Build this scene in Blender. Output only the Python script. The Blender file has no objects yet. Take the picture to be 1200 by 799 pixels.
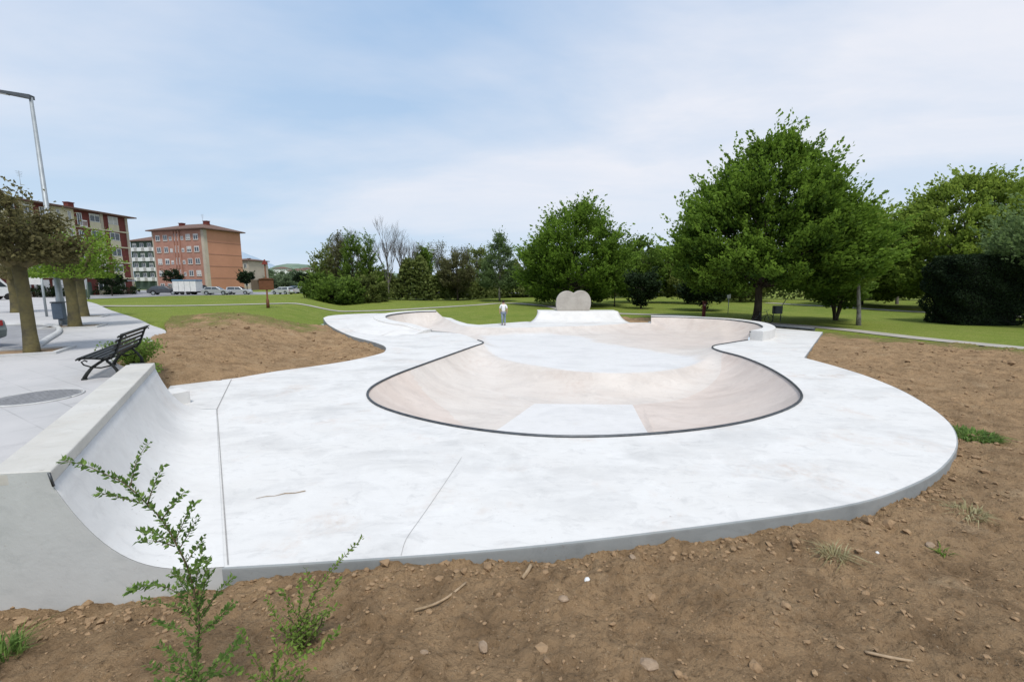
import bpy, bmesh, math, random
import numpy as np
from mathutils import Vector, Matrix
from mathutils.geometry import delaunay_2d_cdt
random.seed(7); rng = np.random.default_rng(7)
PI = math.pi
scene = bpy.context.scene
COL = scene.collection

# ------------------------------------------------------------------ camera geometry
CAMH = 2.85; FPX = 503.0; PITCH = math.atan(70/503)
def ray(px, py):
    a = (px-600)/FPX; b = -(py-399.5)/FPX
    return a, math.cos(PITCH)+b*math.sin(PITCH), -math.sin(PITCH)+b*math.cos(PITCH)
def at(px, py, z=0.0):
    a, dy, dz = ray(px, py); t = (z-CAMH)/dz
    return (a*t, dy*t)
def atd(px, py, y):
    a, dy, dz = ray(px, py); t = y/dy
    return Vector((a*t, y, CAMH+dz*t))

# ------------------------------------------------------------------ noise
def _h(ix, iy, s):
    n = (ix.astype(np.int64)*374761393 + iy.astype(np.int64)*668265263 + s*974634977) & 0x7fffffff
    n = ((n ^ (n >> 13))*1274126177) & 0x7fffffff
    return ((n ^ (n >> 16)) & 0xffff)/65535.0
def vn(x, y, s=0):
    x = np.asarray(x, float); y = np.asarray(y, float)
    ix = np.floor(x); iy = np.floor(y); fx = x-ix; fy = y-iy
    fx = fx*fx*fx*(fx*(fx*6-15)+10); fy = fy*fy*fy*(fy*(fy*6-15)+10)
    a = _h(ix, iy, s); b = _h(ix+1, iy, s); c = _h(ix, iy+1, s); d = _h(ix+1, iy+1, s)
    return (a*(1-fx)+b*fx)*(1-fy)+(c*(1-fx)+d*fx)*fy
def fbm(x, y, o=4, s=0, g=.5):
    r = 0; a = 1; t = 0
    for i in range(o):
        # rotate every octave to hide the lattice
        c, sn = math.cos(.7*i+.3), math.sin(.7*i+.3)
        r = r+a*vn((x*c-y*sn)*2**i+17*i, (x*sn+y*c)*2**i-9*i, s+i); t += a; a *= g
    return r/t
def sst(x, a, b):
    t = np.clip((np.asarray(x, float)-a)/(b-a), 0, 1)
    return t*t*(3-2*t)

# ------------------------------------------------------------------ polygons
def catmull(pts, n=8, closed=False):
    P = [np.array(p, float) for p in pts]; out = []
    m = len(P); rngi = range(m if closed else m-1)
    for i in rngi:
        p1 = P[i]; p2 = P[(i+1) % m]
        p0 = P[i-1] if (closed or i > 0) else 2*p1-p2
        p3 = P[(i+2) % m] if (closed or i+2 < m) else 2*p2-p1
        for k in range(n):
            t = k/n
            out.append(.5*((2*p1)+(-p0+p2)*t+(2*p0-5*p1+4*p2-p3)*t*t+(-p0+3*p1-3*p2+p3)*t**3))
    if not closed: out.append(P[-1])
    return np.array(out)
def chain(*segs):
    out = []
    for s in segs:
        for p in s:
            p = np.asarray(p, float)
            if not out or np.linalg.norm(out[-1][:2]-p[:2]) > 1e-3: out.append(p)
    if np.linalg.norm(out[0][:2]-out[-1][:2]) < 1e-3: out.pop()
    return np.array(out)
def resample(poly, step, closed=True):
    P = np.asarray(poly, float); out = []
    n = len(P)
    for i in range(n if closed else n-1):
        a = P[i]; b = P[(i+1) % n]; k = max(1, int(round(np.linalg.norm((b-a)[:2])/step)))
        for j in range(k): out.append(a+(b-a)*j/k)
    if not closed: out.append(P[-1])
    return np.array(out)
def pip(X, Y, poly):
    X = np.asarray(X); Y = np.asarray(Y); r = np.zeros(X.shape, bool); P = np.asarray(poly)[:, :2]; n = len(P); j = n-1
    for i in range(n):
        xi, yi = P[i]; xj, yj = P[j]
        if yi != yj:
            c = ((yi > Y) != (yj > Y)) & (X < (xj-xi)*(Y-yi)/(yj-yi)+xi)
            r ^= c
        j = i
    return r
def pdist(X, Y, poly, closed=True, vals=None):
    X = np.asarray(X, float).ravel(); Y = np.asarray(Y, float).ravel(); P = np.asarray(poly, float); n = len(P)
    best = np.full(X.shape, 1e9); val = np.zeros(X.shape)
    for i in range(n if closed else n-1):
        a = P[i]; b = P[(i+1) % n]; d = b[:2]-a[:2]; L = d@d
        if L < 1e-12: continue
        t = np.clip(((X-a[0])*d[0]+(Y-a[1])*d[1])/L, 0, 1)
        q = (X-a[0]-t*d[0])**2+(Y-a[1]-t*d[1])**2
        m = q < best
        best[m] = q[m]
        if vals is not None: val[m] = (vals[i]+(vals[(i+1) % n]-vals[i])*t)[m]
    return (np.sqrt(best), val) if vals is not None else np.sqrt(best)

# ------------------------------------------------------------------ materials
def mat(name, col, rough=.8, col2=None, scale=3.0, detail=6, bump=0.0, bscale=None, metal=0.0, spec=.3, contrast=(.35, .65), stretch=None, bdist=.02):
    m = bpy.data.materials.new(name); m.use_nodes = True; nt = m.node_tree; N = nt.nodes; Lk = nt.links
    b = N['Principled BSDF']; b.inputs['Roughness'].default_value = rough; b.inputs['Metallic'].default_value = metal
    b.inputs['Specular IOR Level'].default_value = spec
    tc = N.new('ShaderNodeTexCoord'); src = tc.outputs['Object']
    if stretch:
        mp = N.new('ShaderNodeMapping'); mp.inputs['Scale'].default_value = stretch; Lk.new(src, mp.inputs[0]); src = mp.outputs[0]
    if col2 is None: col2 = tuple(c*.8 for c in col)
    n = N.new('ShaderNodeTexNoise'); n.inputs['Scale'].default_value = scale; n.inputs['Detail'].default_value = detail; n.inputs['Roughness'].default_value = .6
    Lk.new(src, n.inputs['Vector'])
    r = N.new('ShaderNodeValToRGB'); r.color_ramp.elements[0].position = contrast[0]; r.color_ramp.elements[1].position = contrast[1]
    r.color_ramp.elements[0].color = (*col2, 1); r.color_ramp.elements[1].color = (*col, 1)
    Lk.new(n.outputs['Fac'], r.inputs[0]); Lk.new(r.outputs[0], b.inputs['Base Color'])
    if bump:
        n2 = N.new('ShaderNodeTexNoise'); n2.inputs['Scale'].default_value = bscale or scale*4; n2.inputs['Detail'].default_value = 8
        Lk.new(src, n2.inputs['Vector'])
        bp = N.new('ShaderNodeBump'); bp.inputs['Strength'].default_value = bump; bp.inputs['Distance'].default_value = bdist
        Lk.new(n2.outputs['Fac'], bp.inputs['Height']); Lk.new(bp.outputs[0], b.inputs['Normal'])
    return m
def mixcol(nt, fac, a, b, mode='MIX'):
    x = nt.nodes.new('ShaderNodeMix'); x.data_type = 'RGBA'; x.blend_type = mode
    for s, v in ((0, fac), (6, a), (7, b)):
        if hasattr(v, 'links'): nt.links.new(v, x.inputs[s])
        else: x.inputs[s].default_value = v if s == 0 else (*v, 1)
    return x.outputs[2]
def nnoise(nt, vec, scale, detail=5, rough=.55, lo=.4, hi=.6, dist=0):
    n = nt.nodes.new('ShaderNodeTexNoise'); n.inputs['Scale'].default_value = scale; n.inputs['Detail'].default_value = detail; n.inputs['Roughness'].default_value = rough
    n.inputs['Distortion'].default_value = dist
    if vec is not None: nt.links.new(vec, n.inputs['Vector'])
    r = nt.nodes.new('ShaderNodeMapRange'); r.inputs[1].default_value = lo; r.inputs[2].default_value = hi; nt.links.new(n.outputs['Fac'], r.inputs[0])
    return r.outputs[0]
def concrete_col(nt, v, base, warm, dark, stain, stainamt, wscale):
    def mul(x, k):
        m = nt.nodes.new('ShaderNodeMath'); m.operation = 'MULTIPLY'; nt.links.new(x, m.inputs[0])
        if hasattr(k, 'links'): nt.links.new(k, m.inputs[1])
        else: m.inputs[1].default_value = k
        return m.outputs[0]
    mp = nt.nodes.new('ShaderNodeMapping'); mp.inputs['Rotation'].default_value = (0, 0, .25); mp.inputs['Scale'].default_value = (.55, 1, 1); nt.links.new(v, mp.inputs[0])
    c = mixcol(nt, nnoise(nt, v, wscale, 6, .6, .35, .68), base, warm)
    c = mixcol(nt, mul(nnoise(nt, mp.outputs[0], 1.0, 9, .62, .48, .78, .5), .75), c, dark)
    c = mixcol(nt, mul(nnoise(nt, mp.outputs[0], 4.2, 9, .72, .52, .80, 1.0), .75), c, dark)
    # trowel arcs: thin strongly distorted streaks
    mp2 = nt.nodes.new('ShaderNodeMapping'); mp2.inputs['Rotation'].default_value = (0, 0, -.35); mp2.inputs['Scale'].default_value = (.9, 7, 1); nt.links.new(v, mp2.inputs[0])
    c = mixcol(nt, mul(nnoise(nt, mp2.outputs[0], 1.6, 7, .7, .58, .78, 2.2), .5), c, dark)
    light = tuple(min(.85, x*1.13) for x in base)
    c = mixcol(nt, mul(nnoise(nt, v, 1.9, 7, .65, .56, .80, .5), .6), c, light)
    s = mul(mul(nnoise(nt, v, .75, 5, .6, .55, .76, .3), nnoise(nt, v, 6, 6, .7, .40, .72)), stainamt)
    c = mixcol(nt, s, c, stain)
    sp = mul(nnoise(nt, v, 26, 3, .6, .66, .73), nnoise(nt, v, 1.3, 4, .6, .50, .64))
    return mixcol(nt, mul(sp, .85), c, (.20, .14, .10))
def concrete(name, base, warm, dark, stain=(.45, .30, .2), stainamt=.35, wscale=.9, blend=None):
    m = bpy.data.materials.new(name); m.use_nodes = True; nt = m.node_tree; b = nt.nodes['Principled BSDF']
    b.inputs['Roughness'].default_value = .75; b.inputs['Specular IOR Level'].default_value = .3
    v = nt.nodes.new('ShaderNodeTexCoord').outputs['Object']
    c = concrete_col(nt, v, base, warm, dark, stain, stainamt, wscale)
    if blend:   # bowl: warm walls with vertical pour streaks, pink side walls, paler floors
        def attr(n): a = nt.nodes.new('ShaderNodeAttribute'); a.attribute_name = n; return a.outputs['Fac']
        cb = nt.nodes.new('ShaderNodeCombineXYZ'); nt.links.new(attr('along'), cb.inputs[0]); nt.links.new(attr('inward'), cb.inputs[1])
        mp = nt.nodes.new('ShaderNodeMapping'); mp.inputs['Scale'].default_value = (1.5, .22, 1); nt.links.new(cb.outputs[0], mp.inputs[0])
        c = mixcol(nt, attr('pink'), c, blend[0], 'MULTIPLY')
        st = nnoise(nt, mp.outputs[0], 1.3, 7, .65, .44, .74, .4)
        f = nt.nodes.new('ShaderNodeMath'); f.operation = 'MULTIPLY'; f.inputs[1].default_value = .55; nt.links.new(st, f.inputs[0])
        c = mixcol(nt, f.outputs[0], c, blend[1], 'MULTIPLY')
        c2 = concrete_col(nt, v, *blend[2], stain, .25, .9)
        c = mixcol(nt, attr('white'), c, c2)
    nt.links.new(c, b.inputs['Base Color'])
    n2 = nt.nodes.new('ShaderNodeTexNoise'); n2.inputs['Scale'].default_value = 5; n2.inputs['Detail'].default_value = 9; n2.inputs['Roughness'].default_value = .65; nt.links.new(v, n2.inputs['Vector'])
    bp = nt.nodes.new('ShaderNodeBump'); bp.inputs['Strength'].default_value = .3; bp.inputs['Distance'].default_value = .02
    nt.links.new(n2.outputs['Fac'], bp.inputs['Height']); nt.links.new(bp.outputs[0], b.inputs['Normal'])
    return m
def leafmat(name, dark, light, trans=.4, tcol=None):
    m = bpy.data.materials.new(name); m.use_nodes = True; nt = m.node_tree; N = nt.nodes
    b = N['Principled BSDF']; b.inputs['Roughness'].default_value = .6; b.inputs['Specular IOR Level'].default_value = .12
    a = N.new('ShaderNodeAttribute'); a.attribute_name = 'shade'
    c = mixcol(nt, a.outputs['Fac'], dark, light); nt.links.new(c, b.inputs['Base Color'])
    t = N.new('ShaderNodeBsdfTranslucent'); tc2 = mixcol(nt, .5, c, tcol or tuple(x*1.3 for x in light)); nt.links.new(tc2, t.inputs['Color'])
    mx = N.new('ShaderNodeMixShader'); mx.inputs[0].default_value = trans
    nt.links.new(b.outputs[0], mx.inputs[1]); nt.links.new(t.outputs[0], mx.inputs[2])
    nt.links.new(mx.outputs[0], N['Material Output'].inputs['Surface'])
    return m

M = {}
M['deck'] = concrete('deck_concrete', (.64, .63, .61), (.605, .59, .565), (.40, .395, .385), stainamt=.75)
M['bowl'] = concrete('bowl_concrete', (.605, .560, .515), (.565, .515, .468), (.45, .415, .385), stain=(.42, .30, .24), stainamt=.5, wscale=.6, blend=((.975, .925, .905), (.84, .80, .78), ((.62, .61, .60), (.595, .585, .57), (.48, .475, .47))))
M['endwall'] = concrete('end_wall_concrete', (.52, .535, .53), (.48, .49, .485), (.36, .375, .375), stainamt=.3)  # greyer, darker copy of the ramp concrete: upright face's shade put into the colour
M['edge'] = concrete('edge_concrete', (.285, .305, .31), (.25, .265, .265), (.17, .185, .19), stainamt=.3)  # shade on the slab's upright sides mixed into a much darker concrete tone
M['ramp'] = concrete('ramp_concrete', (.65, .64, .62), (.615, .60, .575), (.48, .47, .455), stainamt=.3)
M['heart'] = concrete('heart_concrete', (.43, .40, .355), (.36, .33, .29), (.26, .24, .21), stainamt=.3, wscale=1.6)
M['cream_edge'] = concrete('cap_concrete', (.53, .515, .48), (.49, .47, .42), (.37, .355, .32), stainamt=.3)
M['coping'] = mat('coping_steel', (.10, .11, .12), .45, (.06, .065, .07), 6, metal=.6, spec=.5)
M['joint'] = mat('joint_filler', (.34, .33, .315), .9, (.25, .24, .23), 12)
M['iron'] = mat('cast_iron', (.022, .025, .022), .55, (.012, .014, .012), 30, spec=.3, bump=.2)
M['slat'] = mat('bench_slat_wood', (.035, .037, .036), .55, (.018, .019, .018), 12, stretch=(1, 12, 12), spec=.3)
M['steel'] = mat('galvanised_steel', (.33, .36, .38), .5, (.27, .30, .32), 4, metal=.3)
M['darksteel'] = mat('dark_steel', (.09, .10, .11), .5, (.06, .07, .08), 5)
M['white'] = mat('white_paint', (.72, .72, .71), .5, (.62, .62, .61), 2)
M['cream'] = mat('cream_render', (.62, .56, .40), .8, (.52, .47, .34), .8)
M['redbrick'] = mat('dark_red_brick', (.17, .045, .035), .85, (.125, .035, .028), 1.2, bump=.2)
M['orange'] = mat('orange_render', (.50, .245, .155), .85, (.44, .215, .135), .25)
M['orangebrick'] = mat('salmon_brick', (.41, .215, .155), .85, (.33, .17, .125), .8, bump=.2)
M['beige'] = mat('beige_render', (.47, .41, .32), .85, (.40, .35, .28), .5)
M['rooftile'] = mat('roof_tile', (.17, .10, .075), .85, (.11, .07, .055), 2.5, bump=.3)
M['glass'] = mat('window_glass', (.05, .06, .07), .08, (.03, .04, .05), 1.5, spec=.8)
M['shutter'] = mat('roller_shutter', (.55, .54, .50), .6, (.45, .44, .42), 1.5)
M['greenpaint'] = mat('dark_green_panel', (.06, .09, .07), .7, (.04, .065, .05), 1)
M['bark'] = mat('brown_bark', (.075, .06, .045), .9, (.035, .028, .02), 6, stretch=(1, 1, .25), bump=.7, bdist=.05)
M['mossbark'] = mat('mossy_bark', (.155, .13, .055), .9, (.07, .062, .042), 2.2, bump=.6, bscale=14, bdist=.04, contrast=(.3, .6))
M['palebark'] = mat('pale_bark', (.34, .32, .29), .85, (.12, .11, .10), 5, stretch=(1, 1, .6), bump=.3)
M['greytwig'] = mat('grey_twig', (.17, .155, .14), .9, (.11, .10, .09), 4)
M['asphalt'] = mat('asphalt', (.30, .30, .31), .9, (.23, .23, .24), 1.2, bump=.2, bscale=60)
M['kerb'] = mat('kerb_stone', (.52, .52, .51), .8, (.42, .42, .41), 3, bump=.2)
M['path'] = mat('gravel_path', (.40, .37, .33), .95, (.32, .30, .26), 1.5, bump=.3, bscale=40)
M['wood'] = mat('brown_wood', (.16, .065, .03), .75, (.10, .04, .02), 5, stretch=(1, 1, 5))
M['redpost'] = mat('dark_red_paint', (.13, .02, .02), .5, (.09, .015, .015), 4)
M['rubber'] = mat('tyre_rubber', (.02, .02, .02), .85, (.014, .014, .014), 8)
M['lens'] = mat('tail_lens', (.35, .02, .02), .25, (.3, .015, .015), 3, spec=.6)
M['lensw'] = mat('head_lens', (.65, .66, .66), .15, (.55, .56, .56), 3, spec=.7)
M['skin'] = mat('skin', (.50, .31, .22), .6, (.45, .27, .19), 6)
M['hair'] = mat('hair', (.025, .018, .014), .6, (.015, .01, .008), 30)
M['shirt'] = mat('white_cotton', (.78, .78, .79), .9, (.70, .70, .72), 8, bump=.2)
M['jeans'] = mat('faded_denim', (.22, .27, .33), .9, (.14, .18, .24), 7, bump=.2)
M['shoe'] = mat('shoe', (.10, .12, .16), .7, (.07, .08, .11), 8)
M['stick'] = mat('dry_stick', (.38, .28, .18), .9, (.24, .17, .10), 12)
M['stone'] = mat('pale_stone', (.36, .27, .19), .9, (.22, .155, .10), 8, bump=.4)
M['clod'] = mat('soil_clod', (.33, .22, .125), .97, (.22, .145, .082), 9, bump=.6, bscale=40)
M['stem'] = mat('plant_stem', (.14, .10, .06), .8, (.09, .07, .04), 12)
M['manhole'] = mat('manhole_iron', (.25, .25, .255), .7, (.18, .18, .185), 14, bump=.4)
M['L_maple'] = leafmat('maple_leaf', (.018, .048, .007), (.165, .265, .034), .42)
M['L_mid'] = leafmat('mid_leaf', (.030, .062, .011), (.165, .250, .042), .42)
M['L_light'] = leafmat('light_leaf', (.055, .100, .016), (.250, .330, .055), .44)
M['L_back'] = leafmat('back_leaf', (.055, .080, .022), (.225, .265, .075), .42)
M['L_olive'] = leafmat('olive_leaf', (.055, .058, .025), (.160, .160, .070), .38)
M['L_plane'] = leafmat('plane_leaf', (.055, .052, .022), (.20, .18, .075), .35)
M['L_planegreen'] = leafmat('plane_leaf_green', (.06, .11, .016), (.27, .40, .055), .45)
M['L_yew'] = leafmat('yew_leaf', (.006, .013, .006), (.030, .052, .020), .2)
M['L_greyg'] = leafmat('greygreen_leaf', (.05, .08, .032), (.17, .24, .09), .4)
M['L_sprig'] = leafmat('sprig_leaf', (.05, .10, .022), (.19, .29, .07), .4)
M['L_weed'] = leafmat('weed_leaf', (.07, .12, .02), (.23, .34, .07), .4)
M['L_dry'] = leafmat('dry_blade', (.22, .19, .09), (.42, .38, .22), .3)
M['L_far'] = leafmat('far_leaf', (.06, .09, .055), (.14, .19, .10), .3)

# ------------------------------------------------------------------ object helpers
def link(name, me, m=None, parent=None):
    o = bpy.data.objects.new(name, me); COL.objects.link(o)
    if m is not None:
        for q in (m if isinstance(m, (list, tuple)) else [m]): me.materials.append(q)
    if parent is not None: o.parent = parent
    return o
def tag(o, label, cat, group=None, kind=None):
    if label: o['label'] = label
    if cat: o['category'] = cat
    if group: o['group'] = group
    if kind: o['kind'] = kind
    return o
def thing(name, label, cat, loc=(0, 0, 0), rz=0, group=None, sc=1):
    o = bpy.data.objects.new(name, None); COL.objects.link(o); o.location = loc; o.rotation_euler = (0, 0, rz); o.scale = (sc, sc, sc)
    o.empty_display_size = .2
    return tag(o, label, cat, group)
def structure(o): o['kind'] = 'structure'; return o
def npmesh(name, V, F, smooth=False, mi=None):
    """F: int array (n,3) or (n,4)"""
    me = bpy.data.meshes.new(name); V = np.asarray(V, np.float32); F = np.asarray(F, np.int32); k = F.shape[1]; n = len(F)
    me.vertices.add(len(V)); me.vertices.foreach_set('co', V.ravel())
    me.loops.add(n*k); me.loops.foreach_set('vertex_index', F.ravel())
    me.polygons.add(n); me.polygons.foreach_set('loop_start', np.arange(0, n*k, k, dtype=np.int32)); me.polygons.foreach_set('loop_total', np.full(n, k, np.int32))
    if mi is not None: me.polygons.foreach_set('material_index', np.asarray(mi, np.int32))
    me.polygons.foreach_set('use_smooth', np.full(n, smooth, bool))
    me.update(calc_edges=True); return me
class MB:
    def __init__(s): s.bm = bmesh.new()
    def box(s, x0, x1, y0, y1, z0, z1, bev=0):
        r = bmesh.ops.create_cube(s.bm, size=1); vs = r['verts']
        for v in vs: v.co = Vector(((x0+x1)/2+v.co.x*(x1-x0), (y0+y1)/2+v.co.y*(y1-y0), (z0+z1)/2+v.co.z*(z1-z0)))
        if bev:
            es = list({e for v in vs for e in v.link_edges}); bmesh.ops.bevel(s.bm, geom=es, offset=bev, segments=2, affect='EDGES', profile=.5)
        return s
    def tube(s, pts, rad, n=8, cap=True):
        pts = [Vector(p) for p in pts]; rings = []
        if not hasattr(rad, '__len__'): rad = [rad]*len(pts)
        up = None
        for i, p in enumerate(pts):
            d = (pts[min(i+1, len(pts)-1)]-pts[max(i-1, 0)])
            if d.length < 1e-9: d = Vector((0, 0, 1))
            d.normalize()
            if up is None: up = Vector((0, 0, 1)) if abs(d.z) < .9 else Vector((1, 0, 0))
            a = d.cross(up)
            if a.length < 1e-6: a = d.orthogonal()
            a.normalize(); b = a.cross(d); up = b
            rings.append([s.bm.verts.new(p+(a*math.cos(2*PI*k/n)+b*math.sin(2*PI*k/n))*rad[i]) for k in range(n)])
        for i in range(len(rings)-1):
            for k in range(n):
                f = s.bm.faces.new((rings[i][k], rings[i][(k+1) % n], rings[i+1][(k+1) % n], rings[i+1][k])); f.smooth = True
        if cap and n > 2:
            try: s.bm.faces.new(rings[0]); s.bm.faces.new(rings[-1][::-1])
            except ValueError: pass
        return s
    def cyl(s, c, r, h, axis='z', n=20, r2=None):
        c = Vector(c); ax = {'x': Vector((1, 0, 0)), 'y': Vector((0, 1, 0)), 'z': Vector((0, 0, 1))}[axis]
        return s.tube([c-ax*h/2, c+ax*h/2], [r, r if r2 is None else r2], n)
    def prism(s, outline, y0, y1, plane='xz'):
        def P(u, v, w): return {'xz': (u, w, v), 'xy': (u, v, w), 'yz': (w, u, v)}[plane]
        A = [s.bm.verts.new(P(u, v, y0)) for u, v in outline]; B = [s.bm.verts.new(P(u, v, y1)) for u, v in outline]; n = len(A)
        s.bm.faces.new(A); s.bm.faces.new(B[::-1])
        for i in range(n): s.bm.faces.new((A[i], B[i], B[(i+1) % n], A[(i+1) % n]))
        return s
    def ico(s, c, r, sub=1, sc=(1, 1, 1), jit=0):
        q = bmesh.ops.create_icosphere(s.bm, subdivisions=sub, radius=1)
        for v in q['verts']:
            k = r*(1+random.uniform(-jit, jit)); v.co = Vector((c[0]+v.co.x*k*sc[0], c[1]+v.co.y*k*sc[1], c[2]+v.co.z*k*sc[2]))
        return s
    def build(s, name, m, parent=None, smooth=False, bevel=0):
        bmesh.ops.recalc_face_normals(s.bm, faces=s.bm.faces[:])
        me = bpy.data.meshes.new(name); s.bm.to_mesh(me); s.bm.free()
        if smooth: me.polygons.foreach_set('use_smooth', [True]*len(me.polygons))
        o = link(name, me, m, parent)
        if bevel:
            md = o.modifiers.new('bevel', 'BEVEL'); md.width = bevel; md.segments = 2; md.limit_method = 'ANGLE'
        return o
def dup(root, loc, rz, label):
    r = root.copy(); COL.objects.link(r); r.location = loc; r.rotation_euler = (0, 0, rz); r['label'] = label
    for ch in list(root.children):
        c = ch.copy(); COL.objects.link(c); c.parent = r
        for g in list(ch.children):
            d = g.copy(); COL.objects.link(d); d.parent = c
    return r
def cdt(polys, extra, spacing, bounds_poly, holes=()):
    """constrained triangulation: polys = closed loops, extra = open polylines, grid inside bounds_poly"""
    V = []; E = []
    for P in polys:
        b = len(V); V += [tuple(p[:2]) for p in P]; E += [(b+i, b+(i+1) % len(P)) for i in range(len(P))]
    for P in extra:
        b = len(V); V += [tuple(p[:2]) for p in P]; E += [(b+i, b+i+1) for i in range(len(P)-1)]
    B = np.asarray(bounds_poly)[:, :2]; x0, y0 = B.min(0); x1, y1 = B.max(0)
    gx, gy = np.meshgrid(np.arange(x0, x1, spacing), np.arange(y0, y1, spacing)); gx = gx.ravel(); gy = gy.ravel()
    gx = gx+(np.arange(len(gx)) % 2)*.07*spacing
    k = pip(gx, gy, B)
    for h in holes: k &= ~pip(gx, gy, h)
    gx = gx[k]; gy = gy[k]
    dmin = np.full(len(gx), 9.)
    for P in polys: dmin = np.minimum(dmin, pdist(gx, gy, P))
    for P in extra: dmin = np.minimum(dmin, pdist(gx, gy, P, closed=False))
    k = dmin > spacing*.45
    V += list(zip(gx[k].tolist(), gy[k].tolist()))
    r = delaunay_2d_cdt([Vector(v) for v in V], E, [], 0, 1e-5)
    vo = np.array([(v.x, v.y) for v in r[0]]); fo = np.array([f for f in r[2] if len(f) == 3])
    c = vo[fo].mean(1); k = pip(c[:, 0], c[:, 1], B)
    for h in holes: k &= ~pip(c[:, 0], c[:, 1], h)
    fo = fo[k]
    a = vo[fo]; cr = (a[:, 1, 0]-a[:, 0, 0])*(a[:, 2, 1]-a[:, 0, 1])-(a[:, 1, 1]-a[:, 0, 1])*(a[:, 2, 0]-a[:, 0, 0])
    fo[cr < 0] = fo[cr < 0][:, ::-1]
    return vo, fo

# ------------------------------------------------------------------ site outlines (metres)
deck_front = catmull([(-2.9, 3.97), (-1.76, 4.08), (0, 4.29), (1.99, 4.66), (4.2, 5.16), (5.42, 5.63), (6.65, 6.32), (8.0, 7.40), (9.15, 8.8), (10.2, 10.85), (10.75, 12.7), (10.95, 14.3), (11.0, 15.93)], 5)
deck_right = [(11.0, 15.93), (17.6, 24.16), (16.1, 26.42), (15.3, 28.0)]
deck_back = [(13.6, 29.3), (11.5, 30.3), (9.75, 30.6), (9.6, 29.75), (8.3, 29.75), (1.0, 30.5), (-2.2, 28.2), (-3.0, 28.9), (-4.6, 32.3)]
deck_left = catmull([(-8, 33.3), (-11.0, 32.95), (-12.9, 31.3), (-12.85, 29.4), (-12.1, 27.6), (-10.49, 24.54), (-8.6, 22.3), (-6.96, 20.63), (-5.72, 18.96), (-5.25, 17.6), (-5.28, 16.69), (-5.91, 15.3), (-6.65, 14.35), (-7.51, 13.5), (-8.2, 12.5)], 5)
deck_end = [(-9.4, 11.53), (-8.3, 9.75), (-7.85, 9.3), (-6.68, 9.4)]
DECK = chain(deck_front, deck_right, deck_back, deck_left, deck_end)
rim_pts = [(-2.5, 22.75, 0), (-1.75, 20.9, 0), (-1.42, 20.2, 0), (-1.36, 19.6, 0), (-1.75, 18.5, 0), (-2.45, 16.4, 0), (-3.05, 14.6, 0), (-3.62, 12.7, 0), (-3.78, 11.1, 0), (-3.28, 9.85, 0), (-2.18, 8.82, 0), (-.66, 7.98, 0), (1.1, 7.60, 0), (3.28, 7.90, 0), (5.26, 8.72, 0), (6.95, 10.05, 0), (7.85, 11.7, 0), (8.5, 14.0, 0), (8.72, 16.0, 0), (8.55, 17.3, 0), (8.62, 18.2, 0), (9.05, 18.95, 0), (10.1, 19.75, 0), (11.5, 20.75, 0)]
rim1 = catmull(rim_pts, 6)
rim2 = catmull([(11.65, 20.85, .42), (12.7, 21.8, .42), (13.6, 23.2, .42), (14.2, 25.2, .42), (13.85, 27.2, .42), (12.6, 28.5, .42), (11.2, 29.2, .42), (9.64, 29.65, .42)], 6)
rim3 = np.array([(9.5, 29.2, 0), (7.8, 29.2, 0)] + list(catmull([(7.0, 28.6, 0), (4.9, 27.5, 0), (2.6, 27.0, 0), (0, 26.4, 0), (-2.6, 27.0, 0), (-3.4, 28.1, 0), (-4.4, 30.2, .1), (-5.1, 31.3, .3)], 5)))
rim4 = catmull([(-5.6, 31.8, .64), (-6.7, 31.4, .64), (-7.7, 30.2, .63), (-8.25, 28.4, .60), (-7.8, 26.6, .54), (-6.8, 25.3, .46), (-5.8, 24.85, .36), (-5.1, 24.5, .20), (-4.6, 24.25, .10)], 6)
rim5 = catmull([(-4.5, 24.2, .08), (-3.6, 23.9, .03), (-2.9, 23.4, 0), (-2.5, 22.75, 0)], 5)
RIM = chain(rim1, rim2, rim3, rim4, rim5)
def deckz(x, y):   # the deck climbs gently towards the raised pocket at its far left corner
    return .40*sst(-np.asarray(x)-.30*(30-np.asarray(y)), 3.5, 9.0)*sst(y, 19, 26)
def lipy(x): return 14.85+.138*(np.asarray(x)-3.8)**2
def bowlz(x, y):
    d, zr = pdist(x, y, RIM, True, RIM[:, 2]); x = np.asarray(x); y = np.asarray(y)
    k = .86
    def prof(t): t = np.clip(t, 0, 1); return (1-np.sqrt(1-k*t*t))/(1-math.sqrt(1-k))
    t = (y-13.4)/np.maximum(lipy(x)-13.4, 1.2)
    F = -1.05+.68*np.where(t >= 1, 1, prof(t))
    L = 3.15+(1.7-3.15)*sst(y, 13.5, 18.5)
    L = L+2.2*sst(x, 7, 12)*sst(y, 19, 23)
    return F+(zr-F)*prof(1-d/L)

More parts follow.
